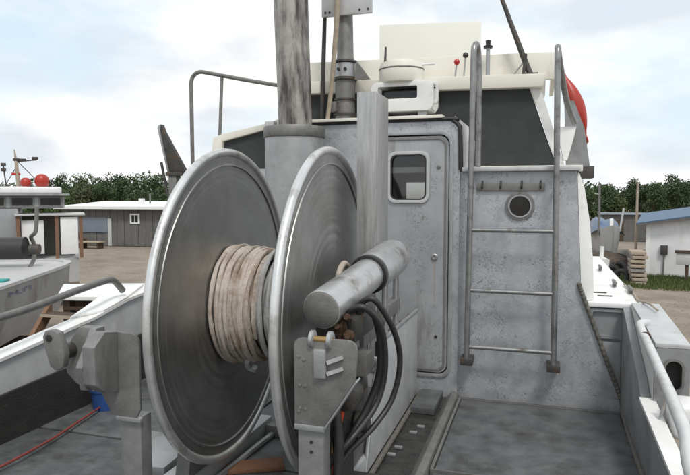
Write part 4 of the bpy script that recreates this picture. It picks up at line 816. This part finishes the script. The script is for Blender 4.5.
# small boat under a blue tarp
tb = thing('tarped_boat', 'pale hulled boat with a blue tarp behind the starboard rail', 'boat', (2.3, 22.5, GZ))
m = MB(); vs = []; fs = []
for y, hw, x, zt in ((19.6, .05, 2.25, .10), (20.2, .32, 2.2, -.05), (21.5, .62, 2.1, -.30), (24.5, .72, 2.0, -.38)):
    for f, z in ((-1, zt), (-.85, -.9), (0, -1.6), (.85, -.9), (1, zt)): vs.append((x + f * hw, y + (.4 if z < -.5 and y < 20 else 0), z))
for i in range(3):
    for j in range(5): fs.append((i * 5 + j, i * 5 + (j + 1) % 5, (i + 1) * 5 + (j + 1) % 5, (i + 1) * 5 + j))
fs += [(4, 3, 2, 1, 0), (15, 16, 17, 18, 19)]
m.add(vs, fs).build('hull', 'hull_pale', tb)
m = MB(); vs = []; fs = []; NA, NB_ = 14, 10
for i in range(NA):
    for j in range(NB_):
        y = 20.7 + 3.6 * i / (NA - 1); f = -1 + 2 * j / (NB_ - 1); x = 2.1 + f * .72
        z = -.42 + (.85 * math.sin(math.pi * (.08 + .84 * i / (NA - 1))) ** .6) * (1 - f ** 4) * (.85 + .3 * noise.noise(Vector((x * 2.5, y * 1.2, 4)))) + noise.noise(Vector((x * 5, y * 5, 1))) * .08
        vs.append((x, y, z))
for i in range(NA - 1):
    for j in range(NB_ - 1): fs.append((i * NB_ + j, i * NB_ + j + 1, (i + 1) * NB_ + j + 1, (i + 1) * NB_ + j))
m.add(vs, fs).build('tarp', 'blue_tarp', tb)
MB().tube([(1.75, 20.6, -.4), (1.72, 20.6, 1.75)], .045, 8).build('post', 'alum_dull', tb)
MB().tube([(1.52, 20.6, 1.40), (1.76, 20.6, 1.36)], .04, 8).build('crossarm', 'alum_dull', tb)
MB().tube([(2.55, 20.4, -.2), (2.68, 20.4, .80)], .04, 8).build('stanchion', 'alum_pale', tb)
MB().box(2.15, 2.28, 20.3, 20.5, -.05, .35).build('bow_light', 'white_paint', tb, bevel=.04)
MB().box(1.8, 2.4, 21, 24, GZ, -1.55).build('keel_block', 'wood_dark', tb)
tb.location = (3.0, 30.5, GZ)
pw = thing('pleasure_boat', 'small white bow with a red mark close beyond the cabin corner', 'boat', (1.05, 14, GZ))
m = MB(); vs = []; fs = []
for y, hw, zt in ((12.2, .04, .18), (12.8, .22, .10), (14.5, .40, .0)):
    for f, z in ((-1, zt), (-.8, -.6), (0, -1.3), (.8, -.6), (1, zt)): vs.append((1.13 - (y - 12.2) * .08 + f * hw, y, z))
for i in range(2):
    for j in range(5): fs.append((i * 5 + j, i * 5 + (j + 1) % 5, (i + 1) * 5 + (j + 1) % 5, (i + 1) * 5 + j))
fs += [(4, 3, 2, 1, 0), (10, 11, 12, 13, 14)]
m.add(vs, fs).build('hull', 'white_paint', pw)
MB().box(1.16, 1.20, 12.30, 12.42, -.15, -.02).build('side_mark', 'red_vinyl', pw)
MB().tube([(1.13, 12.5, .1), (1.13, 12.5, .38)], .035, 8).build('bow_post', 'white_paint', pw)
MB().box(.8, 1.2, 13, 14.4, GZ, -1.2).build('keel_block', 'wood_dark', pw)

# ------------------------------------------------------------------ grass strip
random.seed(11)
gr = MB()
def tuft(x, y, hh):
    for q in range(5):
        a = random.uniform(0, 6.28); l = hh * random.uniform(.5, 1.1); wv = random.uniform(.012, .03); ox, oy = random.uniform(-.1, .1), random.uniform(-.1, .1)
        dx, dy = math.cos(a), math.sin(a); le = random.uniform(.1, .5) * l
        gr.add([(x + ox - dy * wv, y + oy + dx * wv, GZ - .03), (x + ox + dy * wv, y + oy - dx * wv, GZ - .03), (x + ox + dx * le, y + oy + dy * le, GZ + l)], [(0, 1, 2)])
for i in range(4200):
    s_ = -random.triangular(0, 3.0, .3); d_ = random.uniform(-.6, 4.5)
    q = bp(s_, d_, 0)
    if q.y < 23.0 or (q.x < 3.9 and 24.9 < q.y < 26.2): continue
    tuft(q.x, q.y, .34 * (1 - abs(s_) / 4.5))
for i in range(500): 
    tuft(random.uniform(2.2, 3.4), random.uniform(24.3, 29.5), .25)
tag(gr.build('grass', 'grass_leaf', smooth=False), 'rough green grass along the foot of the white building', 'grass', kind='stuff')

# ------------------------------------------------------------------ trees
def tree_proto(seed, hgt, wid, lm):
    rnd = random.Random(seed)
    t = thing('tree', 'tree', 'tree', (0, 0, 0), 'trees of the wood around the yard')
    tr = MB(); tr.tube([(0, 0, 0), (.05, .02, hgt * .35), (-.03, .05, hgt * .7)], [.16, .12, .05], 7)
    for k in range(5):
        a = rnd.uniform(0, 6.28); z = hgt * rnd.uniform(.2, .55); e = wid * .38
        tr.tube([(0, 0, z), (math.cos(a) * e * .5, math.sin(a) * e * .5, z + .5), (math.cos(a) * e, math.sin(a) * e, z + 1.1)], [.07, .05, .02], 5)
    tr.build('trunk', 'bark', t)
    cr = MB(); lobes = []
    for k in range(13):
        f = rnd.uniform(.12, .93); sp_ = wid * .42 * (1 - abs(f - .42) ** 1.4) * rnd.uniform(.3, 1); a = rnd.uniform(0, 6.28)
        lobes.append((Vector((math.cos(a) * sp_, math.sin(a) * sp_, hgt * f)), wid * rnd.uniform(.15, .27)))
    for k in range(2300):
        c_, r_ = rnd.choice(lobes); dv = Vector((rnd.gauss(0, 1), rnd.gauss(0, 1), rnd.gauss(0, 1))).normalized() * r_ * rnd.uniform(.55, 1.08)
        p = c_ + dv; p.z = max(p.z, .1); sz = rnd.uniform(.09, .18)
        nrm = (dv.normalized() + Vector((rnd.gauss(0, .6), rnd.gauss(0, .6), rnd.gauss(0, .6)))).normalized(); u_ = nrm.orthogonal().normalized(); w_ = nrm.cross(u_)
        a = rnd.uniform(0, 6.28); u2 = u_ * math.cos(a) + w_ * math.sin(a); w2 = nrm.cross(u2)
        cr.add([p - u2 * sz, p + w2 * sz * .55 + nrm * sz * .15, p + u2 * sz, p - w2 * sz * .55 - nrm * sz * .1], [(0, 1, 2, 3)])
    cr.build('crown', lm, t, smooth=False); return t
protos = [tree_proto(1, 5.3, 4.4, 'leaf_dark'), tree_proto(2, 4.6, 4.2, 'leaf_mid'), tree_proto(3, 5.6, 3.6, 'leaf_dark'), tree_proto(4, 4.3, 4.6, 'leaf_olive'), tree_proto(5, 5.0, 3.9, 'leaf_mid')]
used = set(); rt = V(.953, .303, 0); fwv = V(-.303, .953, 0); rnd = random.Random(5)
def put_tree(px, d, s_, lab):
    q = rt * ((px - 345) / 613 * d) + fwv * d; k = rnd.randrange(5)
    lab = ('dark green ', 'mid green ', 'tall dark green ', 'olive green ', 'fresh green ')[k] + lab
    loc = (q.x, q.y, GZ - .05); rz = rnd.uniform(0, 6.28)
    if k not in used:
        used.add(k); o = protos[k]; o.location = loc; o.rotation_euler.z = rz; o.scale = (s_, s_, s_); o['label'] = lab
    else: clone(protos[k], loc, rz, s_, lab)
px = -30
while px < 215:
    put_tree(px, rnd.uniform(66, 74), rnd.uniform(.72, 1.10) * (1.12 if 60 < px < 80 or 100 < px < 118 else .98), 'tree in the front row of the wood behind the long shed'); px += rnd.uniform(13, 19)
px = -20
while px < 230:
    put_tree(px, rnd.uniform(80, 88), rnd.uniform(.95, 1.15), 'tree in the rear row of the wood behind the long shed'); px += rnd.uniform(16, 24)
px = 570
while px < 720:
    put_tree(px, rnd.uniform(64, 72), rnd.uniform(.70, .98) * (1.16 if 655 < px < 675 else .95), 'tree in the front row of the wood behind the blue roofed building'); px += rnd.uniform(13, 19)
px = 560
while px < 740:
    put_tree(px, rnd.uniform(78, 86), rnd.uniform(.85, 1.06), 'tree in the rear row of the wood behind the blue roofed building'); px += rnd.uniform(16, 24)
# undergrowth and the far wood read as one mass
ug = MB(); rnd = random.Random(9)
def leafy(px, d, z):
    q = rt * ((px - 345) / 613 * d) + fwv * d; p = V(q.x, q.y, z); nrm = Vector((rnd.gauss(0, 1), rnd.gauss(-.6, 1), rnd.gauss(.5, 1))).normalized(); u_ = nrm.orthogonal().normalized(); w_ = nrm.cross(u_); sz = rnd.uniform(.18, .36)
    ug.add([p - u_ * sz, p + w_ * sz * .6, p + u_ * sz, p - w_ * sz * .6], [(0, 1, 2, 3)])
for i in range(26000):
    px = rnd.uniform(-150, 860); d = rnd.uniform(72, 96); top = 4.3 + 1.6 * noise.noise(Vector((px * .03, d * .1, 0)))
    leafy(px, d, GZ + max(.1, top) * rnd.random() ** .7)
tag(ug.build('far_wood', 'leaf_dark', smooth=False), 'dense dark green undergrowth of the far wood', 'wood', kind='stuff')

# ------------------------------------------------------------------ loose stones on the yard
rnd = random.Random(21); gv = MB()
for i in range(3800):
    if i % 3: x, y = rnd.uniform(-26, -7), rnd.uniform(13, 34)
    else: x, y = rnd.uniform(1.6, 6.5), rnd.uniform(6, 24)
    r_ = rnd.uniform(.015, .05) * (1.5 if rnd.random() < .06 else 1); a = rnd.uniform(0, 6.28); c_, s_ = math.cos(a) * r_, math.sin(a) * r_; z = GZ + noise.noise(Vector((x * .06, y * .06, 3))) * .10
    gv.add([(x + c_, y + s_, z), (x - s_, y + c_ * .8, z), (x - c_, y - s_ * .9, z), (x + s_, y - c_, z), (x, y, z + r_ * .8)], [(0, 1, 4), (1, 2, 4), (2, 3, 4), (3, 0, 4)])
tag(gv.build('gravel', 'gravel', smooth=False), 'loose pale stones scattered over the dirt yard', 'gravel', kind='stuff')
